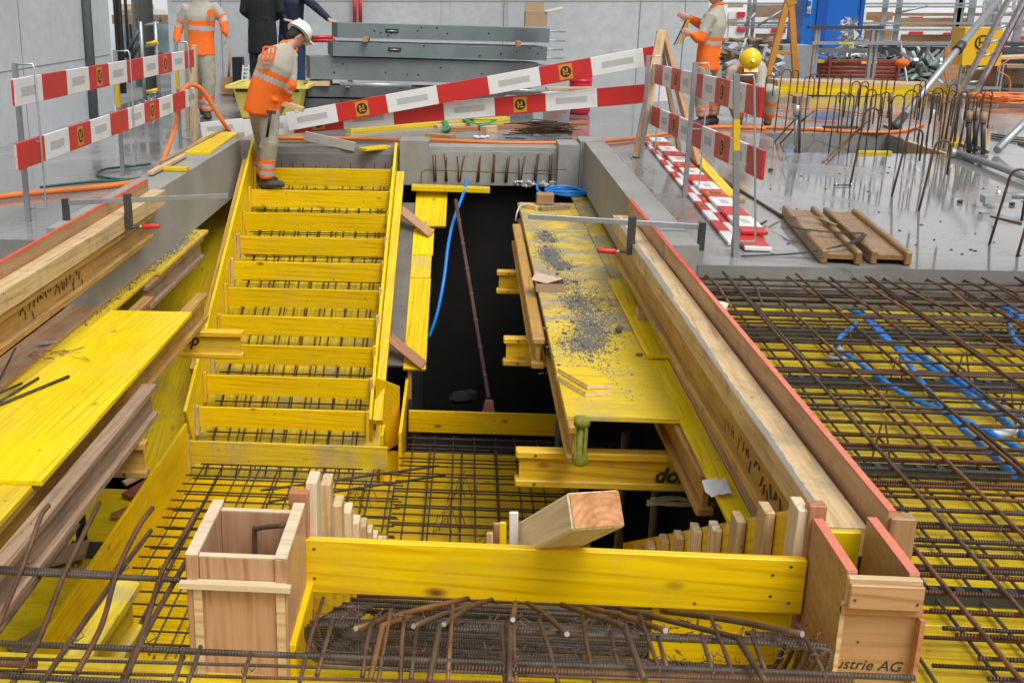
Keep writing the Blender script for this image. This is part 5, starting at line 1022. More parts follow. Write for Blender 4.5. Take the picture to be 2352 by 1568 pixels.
# boards, straps and rebar heap in front of the stack
def fb_(name, mt, a, b, w_, h, lab, z=.0, cat='board'): tag(board(name, mt, Zp(*a, z+h/2), Zp(*b, z+h/2), w_, h), lab, cat)
fb_('long_board', YELD, (800, 300), (1165, 272), .12, .05, 'long greyish yellow board lying in front of the stack, tied with green strap')
fb_('long_board', REDB, (1030, 298), (1348, 282), .10, .05, 'long reddish board lying on the slab right of the green straps')
fb_('board', PALE, (1000, 290), (1120, 284), .12, .03, 'short board under the green straps'); fb_('board', BROWN, (982, 311), (1042, 315), .12, .05, 'short flat brown board lying near the edge of the head wall'); fb_('board', PALE, (1110, 300), (1136, 297), .10, .09, 'small wood block on the slab beside the reddish board', cat='wood block')
fb_('board', YEL, (833, 343), (890, 337), .12, .03, 'small yellow offcut on the head wall behind the stair'); tag(board('level_board', simple('grey_aluminium_lath', (.5, .5, .47), .5, .3), Yp(700, 312, 12.35), Yp(816, 338, 12.25), .02, .10), 'grey straightedge board lying aslant on the head wall behind the bending worker', 'straightedge')
for lab, pl_ in (('green lifting strap looped round the long greyish yellow board', (((1020, 276), (1026, 288), (1018, 300)), ((1015, 300), (1024, 298), (1030, 290)))), ('green lifting strap crumpled over the boards in front of the stack', (((1065, 273), (1090, 284), (1120, 284), (1138, 275)), ((1138, 275), (1110, 276), (1070, 272), (1065, 273)), ((1100, 284), (1108, 290), (1125, 286))))):
    m = MB()
    for pts in pl_:
        P = smooth_path([Zp(x, y, .06) for x, y in pts], 4)
        for a, b in zip(P, P[1:]): m.bar(a, b, .06, .006)
    tag(m.out('green_strap', GREENS), lab, 'strap')
m = MB(); rb = random.Random(9); c = Zp(1258, 312, 0)
for i in range(60):
    l = rb.uniform(.25, .62); a = rb.gauss(0, .28); o = V(rb.gauss(0, .10), rb.gauss(0, .06), rb.random()*.13); d = V(math.cos(a), math.sin(a)*.6, rb.uniform(-.10, .10))*l/2; k = V(0, 0, .04)
    m.tube([c+o-d+V(0, 0, .03), c+o+d*.8+V(0, 0, .03), c+o+d+k*.6], .006, 5)
tag(m.out('rebar_offcuts', BARB), 'tangled heap of bent rusty bar offcuts on the slab', 'bar heap')
tag(rod('thin_offcut', BARB, [Zp(1160, 317, .01), Zp(1206, 318, .01)], .008, 6), 'single thin bar left of the heap of offcuts', 'steel bar')
q = Zp(1106, 315, .02); m = MB(); rb = random.Random(1)
for i in range(8): m.ell(q+V(rb.gauss(0, .05), rb.gauss(0, .03), 0), .03, .02, .02, 6)
tag(m.out('plastic_scrap', PAPER), 'crumpled white plastic scrap on the slab in front of the stack', 'scrap')
# bucket with printing
q0 = Zp(1276, 300, 0); t = T('white_bucket', 'white plastic bucket with red printing standing in front of the lower striped plank', 'bucket', q0); hgt = .46
m = MB(); m.lathe([(0, .15), (hgt*.9, .185), (hgt*.9, .20), (hgt, .20), (hgt+.005, .15)], q0, (0, 0, 1), 4, 0) if False else m.lathe([(0, .15), (hgt*.88, .178), (hgt*.88, .192), (hgt, .192), (hgt+.004, .1)], q0, (0, 0, 1), 24); m.out('pail', WHITE, t)
m = MB(); rb = random.Random(4)
for i in range(5):
    z = .16+.035*i
    for k in range(4): x = -.10+k*.028; m.bx(q0.x+x, q0.x+x+.02, q0.y-math.sqrt(.168**2-x*x)-.006, q0.y-math.sqrt(.168**2-x*x)-.003, z, z+.010)
for i in range(3):
    for k in range(3): x = .045+.02*i; m.bx(q0.x+x, q0.x+x+.013, q0.y-math.sqrt(.168**2-x*x)-.006, q0.y-math.sqrt(.168**2-x*x)-.003, .22+.03*k, .24+.03*k)
m.out('printing', simple('faded_red_print', (.65, .12, .12), .6), t)
q = Zp(1330, 262, 0); t = T('gas_cylinder', 'red plastic canister standing behind the lower striped plank', 'canister', q)
m = MB(); m.lathe([(0, .12), (.03, .15), (.12, .155), (.5, .155), (.6, .14), (.68, .09)], q, (0, 0, 1), 20); m.out('body', RED2, t)
for z in (.16, .30, .44): m = MB(); m.lathe([(0, .158), (.02, .162), (.04, .158)], q+V(0, 0, z), (0, 0, 1), 20); m.out('rib', RED2, t)
m = MB(); m.lathe([(0, .1), (.03, .1)], q+V(0, 0, .66), (0, 0, 1), 14); m.out('cap', BLK, t)
for i in range(5): c = Zp(1245+i*8, 205+i*4, .0); tag(board('plank', (PALE, YEL, OLDW, REDB, PALE)[i], V(1.0, 15.4, .42-.05*i), V(1.62, 15.5, .42-.05*i), .14, .03), 'short plank in the small pile beside the precast stack', 'plank', 'short planks piled beside the precast stack')
# mortar tub
def tub():
    a = Zp(547, 268, 0); y0 = 15.15; t = T('mortar_tub', 'yellow mortar tub standing behind the bending worker', 'tub', (-2.7, 15.5, 0))
    z1 = Yp(600, 200, y0).z; x0 = Yp(524, 200, y0).x; x1 = Yp(703, 200, y0).x; xb0 = Yp(552, 272, y0).x; xb1 = Yp(682, 272, y0).x
    m = MB(); o = [V(xb0, y0+.12, .02), V(xb1, y0+.12, .02), V(xb1, y0+.8, .02), V(xb0, y0+.8, .02), V(x0+.05, y0, z1), V(x1-.05, y0, z1), V(x1-.05, y0+.95, z1), V(x0+.05, y0+.95, z1)]
    i_ = [v+V(.03*(1 if v.x < (x0+x1)/2 else -1), .03*(1 if v.y < y0+.4 else -1), .03 if v.z < .1 else 0) for v in o]
    vo = [m.bm.verts.new(v) for v in o]; vi = [m.bm.verts.new(v) for v in i_]
    for f in ((0, 1, 2, 3), (0, 4, 5, 1), (1, 5, 6, 2), (2, 6, 7, 3), (3, 7, 4, 0)): m.bm.faces.new([vo[k] for k in f]); m.bm.faces.new([vi[k] for k in f[::-1]])
    for k in range(4): m.bm.faces.new((vo[4+k], vi[4+k], vi[4+(k+1) % 4], vo[4+(k+1) % 4]))
    m.out('tub', TUBY, t)
    m = MB()
    for a_, b_ in (((x0, y0-.03), (x1, y0-.03)), ((x1, y0-.03), (x1, y0+1)), ((x1, y0+1), (x0, y0+1)), ((x0, y0+1), (x0, y0-.03))): m.bar(V(*a_, z1+.0), V(*b_, z1+.0), .07, .035)
    m.out('rim', TUBY, t); m = MB(); m.bx(x0+.12, x1-.12, y0+.1, y0+.85, z1-.2, z1-.18); m.out('mortar_fill', MORT, t)
    m = MB(); m.bar(V(x0+.1, y0-.005, z1-.05), V(x1-.1, y0-.005, z1-.05), .02, .03); m.out('dark_strip', BLK, t)  # black strip just below the front rim of the tub
tub()
# orange hoses
tag(rod('orange_hose', ORH, smooth_path([Zp(-30, 456, .03), Zp(60, 445, .03), Zp(200, 432, .03), Zp(310, 418, .03), Zp(355, 395, .08), Zp(378, 360, .14), Yp(403, 290, 12.0), Yp(412, 225, 12.1), Yp(425, 202, 12.2), Yp(440, 195, 12.3), Yp(465, 208, 12.4), Yp(500, 262, 12.5), Yp(527, 302, 12.6)], 8), .025, 10), 'thick orange hose that arches up behind the left barrier', 'hose')
tag(rod('orange_hose', ORH, smooth_path([Zp(640, 318, .03), Zp(780, 318, .03), Zp(910, 322, .03), Zp(1000, 322, .04), Zp(1150, 328, .04), Zp(1290, 328, .03), Zp(1420, 322, .03), Zp(1545, 305, .03), Zp(1640, 292, .03), Zp(1760, 296, .03)], 6), .021, 10), 'orange hose running along the slab behind the head wall', 'hose')
tag(rod('orange_hose', ORH, smooth_path([Zp(1640, 290, .02), Zp(1790, 294, .02), Zp(1990, 304, .02), Zp(2080, 300, .02), Zp(2120, 286, .02)], 6), .022, 8), 'orange hose lying behind the slab opening on the right', 'hose')
m = MB(); rb = random.Random(6); c = Zp(2320, 236, .05)
for k in range(9): m.tube([c+V(.55*math.cos(a)*(1+.1*rb.random())+rb.uniform(-.04, .04), .34*math.sin(a)+rb.uniform(-.03, .03), .02+.012*k) for a in [j*2*math.pi/20 for j in range(20)]], .017, 6, closed=True)
tag(m.out('orange_cable_coil', ORH), 'heap of coiled orange cable near the right edge', 'cable coil')
for i, pts in enumerate((((1770, 255), (1880, 248), (1990, 262), (2110, 268)), ((1760, 262), (1840, 275), (1930, 280)))): tag(rod('orange_string', ORH, smooth_path([Zp(*p, .02) for p in pts], 5), .008, 6), ('thin orange cable behind the hooked bars, farther one', 'thin orange cable behind the hooked bars, nearer one')[i], 'cable')
tag(rod('green_hose', simple('dark_green_hose', (.02, .09, .06), .5), smooth_path([Zp(92, 430, .02), Zp(220, 417, .02), Zp(300, 413, .02), Zp(355, 400, .02), Zp(300, 412, .02), Zp(240, 408, .02), Zp(223, 398, .02), Zp(245, 388, .02), Zp(300, 382, .02), Zp(345, 377, .02)], 6), .012, 8), 'thin dark green hose looping on the slab behind the left barrier', 'hose')
# planks on the left upstand
a, b = Zp(447, 352, .135), Zp(517, 306, .135); tag(board('yellow_plank', YEL, a, b, .30, .03), 'bright yellow plank lying on the far end of the left upstand', 'plank'); tag(board('lath', YEL, Zp(358, 386, .14), Zp(432, 388, .14), .10, .03), 'short yellow slat lying across the left upstand', 'slat')
for i, (p, q) in enumerate((((372, 372), (520, 296)), ((345, 398), (425, 356)))): tag(board('old_batten', (OLDW, BARO)[i] if i == 0 else PALE, Zp(*p, .15), Zp(*q, .15), .05, .03), ('long old batten along the outer edge of the left upstand', 'short pale batten beside the short yellow slat')[i], 'batten')
for i, (x, yb_, lab) in enumerate(((530, 190, 'galvanised pole standing at the back wall, left of two'), (557, 194, 'galvanised pole standing at the back wall, right of two'))):
    q = Zp(x, yb_, 0); tag(rod('steel_pole', STEEL, [q, (q.x, q.y, 4.2)], .055, 12), lab, 'pole')
for x0, x1, y, z in ((697, 765, 17.2, 87), (697, 770, 17.2, 94)): tag(rod('red_tube', RED, [Yp(x0, z, y), Yp(x1, z-1, y)], .03, 10), ('upper' if z < 90 else 'lower')+' of two level red tubes behind the navy jacket person', 'tube', 'pair of red tubes behind the navy jacket person')
for x in (815, 828): tag(rod('red_post', RED, [Yp(x, 52, 18.9), Yp(x, -20, 18.9)], .03, 10), ('left' if x < 820 else 'right')+' one of two red upright tubes against the back wall', 'tube', 'pair of red uprights against the back wall')
sh = T('shovel', 'shovel leaning on the back wall between the standing worker and the poles', 'shovel', Zp(528, 205, 0)); rod('shaft', OLDW, [Yp(524, 190, 19), Yp(530, 110, 19)], .02, 8, sh); m = MB(); q = Yp(523, 200, 18.95); m.bar(q+V(0, 0, -.12), q+V(0, 0, .16), .22, .015, (0, 1, 0)); m.out('blade', BROWN, sh)
q = Zp(555, 190, 0); tag(MB().bx(Yp(533, 150, 18.6).x, Yp(556, 150, 18.6).x, 18.6, 18.8, 0, Yp(545, 132, 18.6).z).out('black_bag', BLK, bevel=.04), 'black bag behind the galvanised poles', 'bag')
t = T('small_ladder', 'small white step frame leaning behind the tub', 'step frame', Zp(560, 200, 0)); m = MB()
for x in (555, 568): m.bar(Yp(x, 200, 16.4), Yp(x+4, 150, 16.4), .03, .02)
for k in range(5): m.bar(Yp(556+k, 192-k*9, 16.4), Yp(569+k, 192-k*9, 16.4), .02, .02)
m.out('rails', WHITE, t)
# opening in the back with props and scaffold
for i, (x, yb_, r, lab) in enumerate(((277, 150, .035, 'dark tube beside the end of the pale left wall'), (286, 130, .04, 'black tube second from the end of the pale left wall'), (320, 200, .06, 'grey steel prop in the gap between the walls'), (344, 205, .13, 'thick grey round column in the gap between the walls'), (299, 150, .03, 'thin dark tube behind the steel props in the gap'))):
    q = Zp(x, (215, 215, 200, 205, 190)[i], 0); tag(rod('steel_prop', (STEELD, STEELD, STEEL, simple('grey_round_column', (.17, .18, .185), .5), STEELD)[i], [q, (q.x, q.y, 4.4)], r, 14), lab, 'prop')
q = Zp(365, 230, 0); t = T('trestle_frame', 'steel trestle tower with yellow latches between the left wall and the column', 'scaffold frame', q)
for x in (333, 366):
    a = Zp(x, 232, 0); rod('upright', STEEL, [a, (a.x, a.y, Yp(x, 50, a.y).z)], .03, 8, t)
for y in (56, 105, 158, 215): rod('rung', STEEL, [Yp(333, y+3, 17.9), Yp(366, y-3, 17.9)], .022, 8, t)
for y in (100, 210): rod('latch', YSTK, [Yp(337, y+2, 17.8), Yp(362, y-4, 17.8)], .028, 8, t)
for a, b in (((288, 132), (318, 70)), ((302, 135), (325, 90)), ((347, 100), (385, 142)), ((335, 60), (370, 45))): rod('brace', STEELD, [Yp(*a, 18.3), Yp(*b, 18.3)], .035, 8, t)
sc = T('far_hoarding', 'red and white striped hoarding seen through the gap on the left', 'hoarding', (-7.5, 24, 0))
a0 = Yp(270, 36, 24); a1 = Yp(400, 20, 24)
m = MB(); m.bx(-9.6, -5.2, 24.2, 24.3, .05, 4.6); m.out('white_sheet', SHEET, sc)
for x0, x1, c_ in ((268, 305, WHITE), (305, 328, RED), (343, 382, WHITE)): m = MB(); p, q = Yp(x0, 22, 24), Yp(x1, 34, 24); m.bx(p.x, q.x, 24, 24.05, q.z, p.z); m.out('band', c_, sc)
m = MB(); p, q = Yp(270, 34, 23.8), Yp(400, 55, 23.8); m.bx(p.x, q.x, 23.4, 23.9, q.z, p.z); m.out('walkway', OLDW, sc)
m = MB(); p, q = Yp(270, 10, 23.9), Yp(352, 22, 23.9); m.bx(p.x, q.x, 23.9, 23.95, q.z, p.z); m.out('toe_board', PALE, sc)
m = MB(); p, q = Yp(270, 55, 24.1), Yp(395, 150, 24.1); m.bx(p.x, q.x, 24.08, 24.14, q.z, p.z); m.out('blue_sheet', simple('pale_blue_sheet', (.38, .50, .55), .6), sc)
for k in range(5): m = MB(); x = 300+k*12; p, q = Yp(x, 50, 24.0), Yp(x+2, 140, 24.0); m.bx(p.x, q.x, 24.0, 24.04, q.z, p.z); m.out('bar', STEELD, sc)
# puddle-side rubbish near the trestle
m = MB(); rb = random.Random(14)
for i in range(26): c = Zp(355+rb.uniform(-25, 35), 238+rb.uniform(-10, 22), .03); m.tube([c, c+V(rb.uniform(-.25, .25), rb.uniform(-.2, .2), rb.uniform(0, .12))], .012, 5)
tag(m.out('clamp_pile', STEEL), 'small pile of steel clamps on the wet slab below the trestle tower', 'clamp pile')
# ================================================================ BACKGROUND, RIGHT
yW = 30.
hw = T('site_hoarding', 'long white hoarding with red and white bands closing off the site at the back right', 'hoarding', (12, yW, 0))
m = MB(); m.bx(4.6, 21., yW+.3, yW+.4, 0, 5.2); m.out('white_sheet', SHEET, hw)
def rect(parent, name, mt, x0, y0, x1, y1, Y, th=.04):
    a = Yp(x0, y1, Y); b = Yp(x1, y0, Y); m = MB(); m.bx(min(a.x, b.x), max(a.x, b.x), Y, Y+th, min(a.z, b.z), max(a.z, b.z)); return m.out(name, mt, parent)
for (y0, y1) in ((28, 40), (62, 74)):
    for k in range(9): rect(hw, 'red_band', RED, 1693+k*79, y0+k*2.2, 1712+k*79+(14 if k % 3 else 0), y1+k*2.2, yW+.2)
    rect(hw, 'white_band', WHITE, 1672, y0, 2380, y1+18, yW+.25, .02)
sf_ = T('guard_scaffold', 'scaffold walkway with wooden guard boards in front of the white hoarding', 'scaffold', (8, 27, 0))
for i, (x0, y0, x1, y1) in enumerate(((1672, 6, 1708, 18), (1718, 12, 1840, 40), (1672, 44, 1694, 60), (1990, 28, 2052, 47), (2068, 42, 2222, 62), (2052, 31, 2380, 37), (1985, 70, 2050, 92), (2068, 80, 2200, 98), (2330, 70, 2380, 84), (1735, 78, 1790, 92))): rect(sf_, 'guard_board', (PALE, OLDW, PALE, BROWN, BROWN, OLDW, BROWN, BROWN, PALE, OLDW)[i], x0, y0, x1, y1, 26.6+.05*i)
for x in (1716, 1728, 1972, 2028, 2060, 2196, 2202, 2228, 2268, 2286, 2340): rect(sf_, 'upright', STEEL, x, -30, x+6, 110, 26.3, .06)
for (x0, x1, y) in ((1660, 2240, 7), (1660, 2352, 52), (1990, 2360, 14), (1700, 1860, 62), (1990, 2210, 67)): rect(sf_, 'ledger', STEEL, x0, y, x1, y+4, 26.2, .05)
for (x0, x1, y0, y1) in ((1672, 1850, 92, 101), (1985, 2215, 98, 106), (2200, 2380, 98, 106)): rect(sf_, 'walkway', STEELD, x0, y0, x1, y1, 25.9, .5)
for a, b in (((1740, 60), (1800, 22)), ((2060, 30), (2130, 14)), ((2070, 106), (2140, 148)), ((2140, 106), (2080, 148)), ((1710, 60), (1735, 30)), ((2040, 105), (2075, 125))): rod('brace', STEEL, [Yp(*a, 26.2), Yp(*b, 26.2)], .025, 6, sf_)
m = MB(); p, q = Yp(1665, 106, 27), Yp(2390, 190, 27); m.bx(p.x, q.x, 27., 27.1, 0, p.z); m.out('shade_backing', simple('walkway_shade_dark', (.10, .105, .11), .9, var=.6, vs=3), sf_)  # dark sheet painted in for the shade under the walkway
t = T('step_frame', 'aluminium step frame on the scaffold walkway at the top right', 'step frame', Yp(2250, 60, 25)); m = MB()
for x, dx in ((2262, -6), (2292, 6), (2330, -5), (2354, 5)): m.bar(Yp(x, 2, 25), Yp(x+dx, 60, 25), .06, .03)
for x0, x1, y in ((2262, 2292, 3), (2330, 2354, 3), (2258, 2296, 30)): m.bar(Yp(x0, y, 25), Yp(x1, y, 25), .05, .03)
m.out('rails', ALU, t)
# blue cabin
t = T('portable_toilet', 'blue portable toilet cabin standing behind the scaffold rack', 'toilet cabin', Yp(1900, 100, 24.5))
p, q = Yp(1838, 104, 24.3), Yp(1988, -40, 24.3); m = MB(); m.bx(p.x, q.x, 24.3, 25.4, p.z-.6, q.z); m.out('cabin', BLUEC, t, bevel=.03)
for x0, x1 in ((1880, 1884), (1976, 1983), (1892, 1895)): rect(t, 'rib', simple('blue_rib', (.008, .09, .42), .4), x0, -30, x1, 104, 24.26, .04)
s_ = rect(t, 'door_sign', WHITE, 1853, -4, 1866, 32, 24.27, .02); rect(s_, 'pictogram', BLUEC, 1855, 2, 1864, 14, 24.25, .015); rect(s_, 'notice', STEEL, 1855, 20, 1863, 28, 24.25, .015)
# orange-brown A trestle
t = T('a_frame', 'tall orange brown A frame standing left of the blue cabin', 'A frame', Zp(1800, 184, 0)); yA = 21.5
for a, b in (((1762, 180), (1815, -20)), ((1828, 187), (1815, -20))): board('leg', TREST, Yp(*a, yA), Yp(*b, yA), .10, .10, (0, 1, 0), t)
board('leg', TREST, Yp(1830, 165, yA+.8), Yp(1812, -20, yA+.1), .08, .08, (0, 1, 0), t); board('crossbar', TREST, Yp(1784, 120, yA), Yp(1824, 122, yA), .06, .06, (0, 1, 0), t); board('crossbar', TREST, Yp(1806, 5, yA), Yp(1826, -2, yA), .16, .12, (0, 1, 0), t)
# grey rack with container behind
t = T('steel_rack', 'grey steel stacking rack with yellow latches in front of the red container', 'rack', Zp(1950, 195, 0)); yR = 20.8
for x, y1 in ((1866, 62), (1872, 62), (1995, 70), (2007, 70)): rect(t, 'upright', STEEL, x, y1, x+9, 190, yR+.02*(x % 5), .09)
rect(t, 'top_rail', STEELD, 1858, 60, 2030, 67, yR-.02, .14); rect(t, 'mid_rail', STEEL, 1866, 97, 2210, 103, yR-.05, .10); rect(t, 'bottom_rail', STEEL, 1862, 181, 2005, 188, yR-.05, .12); rect(t, 'latch', YSTK, 1926, 98, 1962, 102, yR-.09, .03); rect(t, 'latch', YSTK, 1912, 182, 1948, 186, yR-.09, .03)
rect(t, 'panel', simple('grey_panel', (.3, .31, .31), .6), 1880, 112, 1995, 122, yR+.3, .05)
for x in (1912, 1985): rect(t, 'thin_upright', STEEL, x, 64, x+4, 100, yR+.1, .05)
t = T('steel_skip', 'rust red corrugated steel container behind the grey rack', 'container', Zp(1960, 196, 0)); yK = 22.3
for k in range(5): 
    p, q = Yp(1878, 146+k*9.2, yK), Yp(2066, 147+k*9.2, yK); rod('rib', REDD, [p, q], .048, 10, t)
rect(t, 'wall', REDD, 1880, 138, 2064, 193, yK+.04, .08); rect(t, 'post', REDD, 1900, 130, 1912, 180, yK-.08, .1); rect(t, 'post', REDD, 2058, 132, 2070, 193, yK-.08, .1); rect(t, 'rim', REDD, 1878, 138, 2066, 144, yK-.06, .12); rect(t, 'plate', YSTK, 1878, 137, 1894, 145, yK-.12, .02); rect(t, 'plate', YSTK, 1978, 141, 2015, 147, yK-.12, .02)
m = MB(); rb = random.Random(44); 
for i in range(70): c = Yp(1900+rb.random()*150, 134+rb.random()*6, yK+.3); m.bar(c, c+V(rb.uniform(-.3, .3), 0, rb.uniform(-.1, .15)), .05, .03)
tag(m.out('rubble_fill', simple('grey_rubble', (.27, .28, .28), .8)), 'grey scrap heaped in the red container', 'scrap', kind='stuff')
t = tag(MB().ell(Yp(2072, 145, 22.), .13, .1, .08, 12).out('orange_bag', ORNG), 'orange bag on the right end of the red container', 'bag')
def junk(name, lab, x0, y0, x1, y1, Y, n, mts, seed, L0=.5, th=.05):
    rb = random.Random(seed); m = MB()
    for i in range(n):
        c = Yp(rb.uniform(x0, x1), rb.uniform(y0, y1), Y+rb.uniform(-.3, .3)); d = V(rb.uniform(-1, 1), rb.uniform(-.5, .5), rb.uniform(-.5, .5)*(.15 if 'timber' in name else 1)).normalized()*L0*rb.uniform(.4, 1); c.z = max(c.z, .02+abs(d.z)/2)
        m.bar(c-d/2, c+d/2, th*rb.uniform(.4, 1.6), th*rb.uniform(.3, 1), (0, 0, 1), rb.randrange(len(mts)))
    return tag(m.out(name, mts), lab, 'scrap pile', kind='stuff')
foil = simple('crumpled_foil', (.55, .55, .52), .4, .3, .5, 30)
rb = random.Random(71); m = MB()
for i in range(170):
    f = rb.random(); c = Yp(1955+rb.gauss(0, 11+12*f), 45+90*f, 21.6+rb.uniform(-.2, .2)); r_ = rb.uniform(.04, .13); v = [m.bm.verts.new(c+V(rb.uniform(-r_, r_), rb.uniform(-r_, r_), rb.uniform(-r_, r_))) for _ in range(3)]; m.bm.faces.new(v)
tag(m.out('shredded_foil', foil), 'tall tuft of shredded foil and paper in front of the blue cabin', 'foil', kind='stuff')
junk('scaffold_part_pile', 'pile of galvanised scaffold parts behind the red container on the right', 2070, 145, 2160, 185, 23, 130, [ALU, simple('pale_green_part', (.40, .50, .44), .5), STEEL, STEELD], 1, .9, .06)
junk('scaffold_part_pile', 'jumble of clamps and parts behind the crouching worker under the walkway', 1665, 110, 1780, 185, 23, 150, [STEEL, FOAM, STEELD, OLDW], 2, .6, .07)
junk('timber_jumble', 'jumble of boards on the walkway left of the A frame', 1670, 90, 1780, 100, 25.8, 22, [OLDW, PALE, BEAMG], 3, 1.2, .07)
junk('timber_jumble', 'dark jumble under the walkway behind the yellow cabinet', 2130, 120, 2330, 200, 25, 120, [OLDW, STEELD, BEAMG, STEEL], 4, .9, .08)
t = T('big_bag', 'grey bulk bag hanging below the walkway behind the A frame', 'bag', Zp(1830, 185, 0)); p, q = Yp(1790, 188, 23.5), Yp(1868, 105, 23.5); m = MB(); m.bx(p.x, q.x, 23.5, 24.3, 0.02, q.z); m.out('sack', simple('grey_woven_bag', (.33, .35, .36), .9, var=.4), t, bevel=.1)
t = T('big_bag', 'pale grey bulk bag under the walkway behind the crouching worker', 'bag', Zp(1690, 160, 0)); p, q = Yp(1670, 165, 23.6), Yp(1718, 100, 23.6); m = MB(); m.bx(p.x, q.x, 23.6, 24.3, 0.02, q.z); m.out('sack', simple('grey_green_bag', (.30, .33, .34), .9, var=.4), t, bevel=.1)
# plank stack
yP = 19.6; rb = random.Random(3)
for k in range(4):
    a = Yp(1785, 213-k*8.0, yP); b = Yp(2192-k*3, 222-k*8.0, yP+.1)
    o = board('stacked_formwork_sheet', (YELO, YELF, YELF, PALE)[k], a+V(0, .3, 0), b+V(0, .3, 0), .6, .055); tag(o, ('lowest', 'second lowest', 'second highest', 'topmost')[k]+' long yellow edged panel of the stack behind the hooked bars', 'panel', None)
for i, x in enumerate((1795, 1835, 2160)): c = Zp(x, 228, .05); tag(board('wood_block', OLDW, c-V(.1, 0, 0), c+V(.1, 0, 0), .5, .12), ('left wood bearer under the yellow panel stack', 'second wood bearer under the yellow panel stack', 'right wood bearer under the yellow panel stack')[i], 'wood block')
# yellow cabinet on legs
t = T('power_cabinet', 'yellow site power cabinet on steel legs with a round black emblem', 'power cabinet', Zp(2260, 222, 0)); yG = 19.3
p, q = Yp(2209, 150, yG), Yp(2305, 64, yG); m = MB(); m.hexa([V(p.x, yG, p.z), V(Yp(2299, 152, yG).x, yG, Yp(2299, 152, yG).z), V(Yp(2299, 152, yG).x, yG+.5, p.z), V(p.x, yG+.5, p.z), V(Yp(2218, 62, yG).x, yG, q.z), V(q.x, yG, Yp(2305, 66, yG).z), V(q.x, yG+.5, q.z), V(Yp(2218, 62, yG).x, yG+.5, q.z)]); m.out('cabinet', GENY, t, bevel=.02)
c = Yp(2257, 98, yG-.004); m = MB(); m.tube(arc(c, .105, 0, 2*math.pi, 22, (1, 0, 0), (0, 0, 1))[:-1], .014, 6, closed=True); e = m.out('emblem_ring', INK, t)
m = MB()
for (x0, x1, z0, z1) in ((-.055, -.035, -.055, .06), (.03, .05, -.055, .06), (-.055, .05, -.01, .012)): m.bx(c.x+x0, c.x+x1, yG-.008, yG-.004, c.z+z0, c.z+z1)
m.bx(c.x-.07, c.x+.07, yG-.008, yG-.004, c.z-.17, c.z-.145); m.out('emblem_mark', INK, e)
for x in (2200, 2216, 2288, 2296): rect(t, 'leg', STEEL, x, 150, x+8, 222, yG+.1, .06)
rect(t, 'crossbar', STEEL, 2200, 200, 2300, 205, yG+.05, .05)
tag(board('plywood_sheet', BROWN, Yp(2165, 145, 21), Yp(2212, 145, 21), .03, .55, (0, 0, 1)), 'plywood sheet leaning behind the left side of the yellow cabinet', 'plywood sheet')
# stacked beam ends at far right
for k in range(11):
    x = 2292+k*7; a = Yp(x, 172, 20.5); t = T('stacked_beam', 'dark beam end in the stacked row at the right picture edge', 'beam', a, 'dark beam ends stacked at the right picture edge')
    m = MB(); m.bx(a.x-.025, a.x+.025, 20.5, 21.5, a.z-.17, a.z+.17); m.out('web', BEAMG, t)
    for s in (-1, 1): m = MB(); m.bx(a.x-.035, a.x+.035, 20.48, 21.5, a.z+s*.19-.03, a.z+s*.19+.03); m.out('flange', STEELD if s > 0 else BEAMG, t)
tag(board('plank', BEAMG, Yp(2288, 150, 20.4), Yp(2400, 152, 20.4), .8, .05), 'grey plank lying on the row of stacked beam ends', 'plank'); tag(board('plank', PALE, Yp(2288, 133, 20.8), Yp(2400, 128, 20.8), .4, .05), 'pale plank above the row of stacked beam ends', 'plank')
# ladder
t = T('ladder', 'aluminium ladder with a red rail leaning toward the top right', 'ladder', Zp(2205, 225, 0)); yl, yl2 = 18.8, 17.6
A0, A1 = Yp(2200, 226, yl), Yp(2316, 0, yl2); B0, B1 = Yp(2234, 228, yl), Yp(2362, -20, yl2)
A1 = A0+(A1-A0)*1.15; board('rail', ALU, A0, A1, .05, .09, (0, -1, .3), t); board('rail', ALU, B0, B1+(B1-B0)*.1, .05, .09, (0, -1, .3), t); board('rail_stripe', RED, B0+V(.035, -.03, 0), B1+V(.035, -.03, 0), .012, .05, (0, -1, .3), t)
for k in range(8): f = .04+k*.135; rod('rung', ALU, [A0+(A1-A0)*f/1.15*1.0, B0+(B1-B0)*f], .02, 8, t)
tag(rod('orange_cable', ORH, smooth_path([Yp(2180, 115, 19), Yp(2168, 150, 19), Yp(2178, 200, 19)], 5), .012, 6), 'orange cable hanging behind the raking prop', 'cable'); tag(rod('orange_cable', ORH, smooth_path([Yp(2320, 135, 19), Yp(2290, 160, 19), Yp(2318, 180, 19), Yp(2320, 222, 19)], 5), .01, 6), 'orange cable hanging beside the ladder', 'cable')
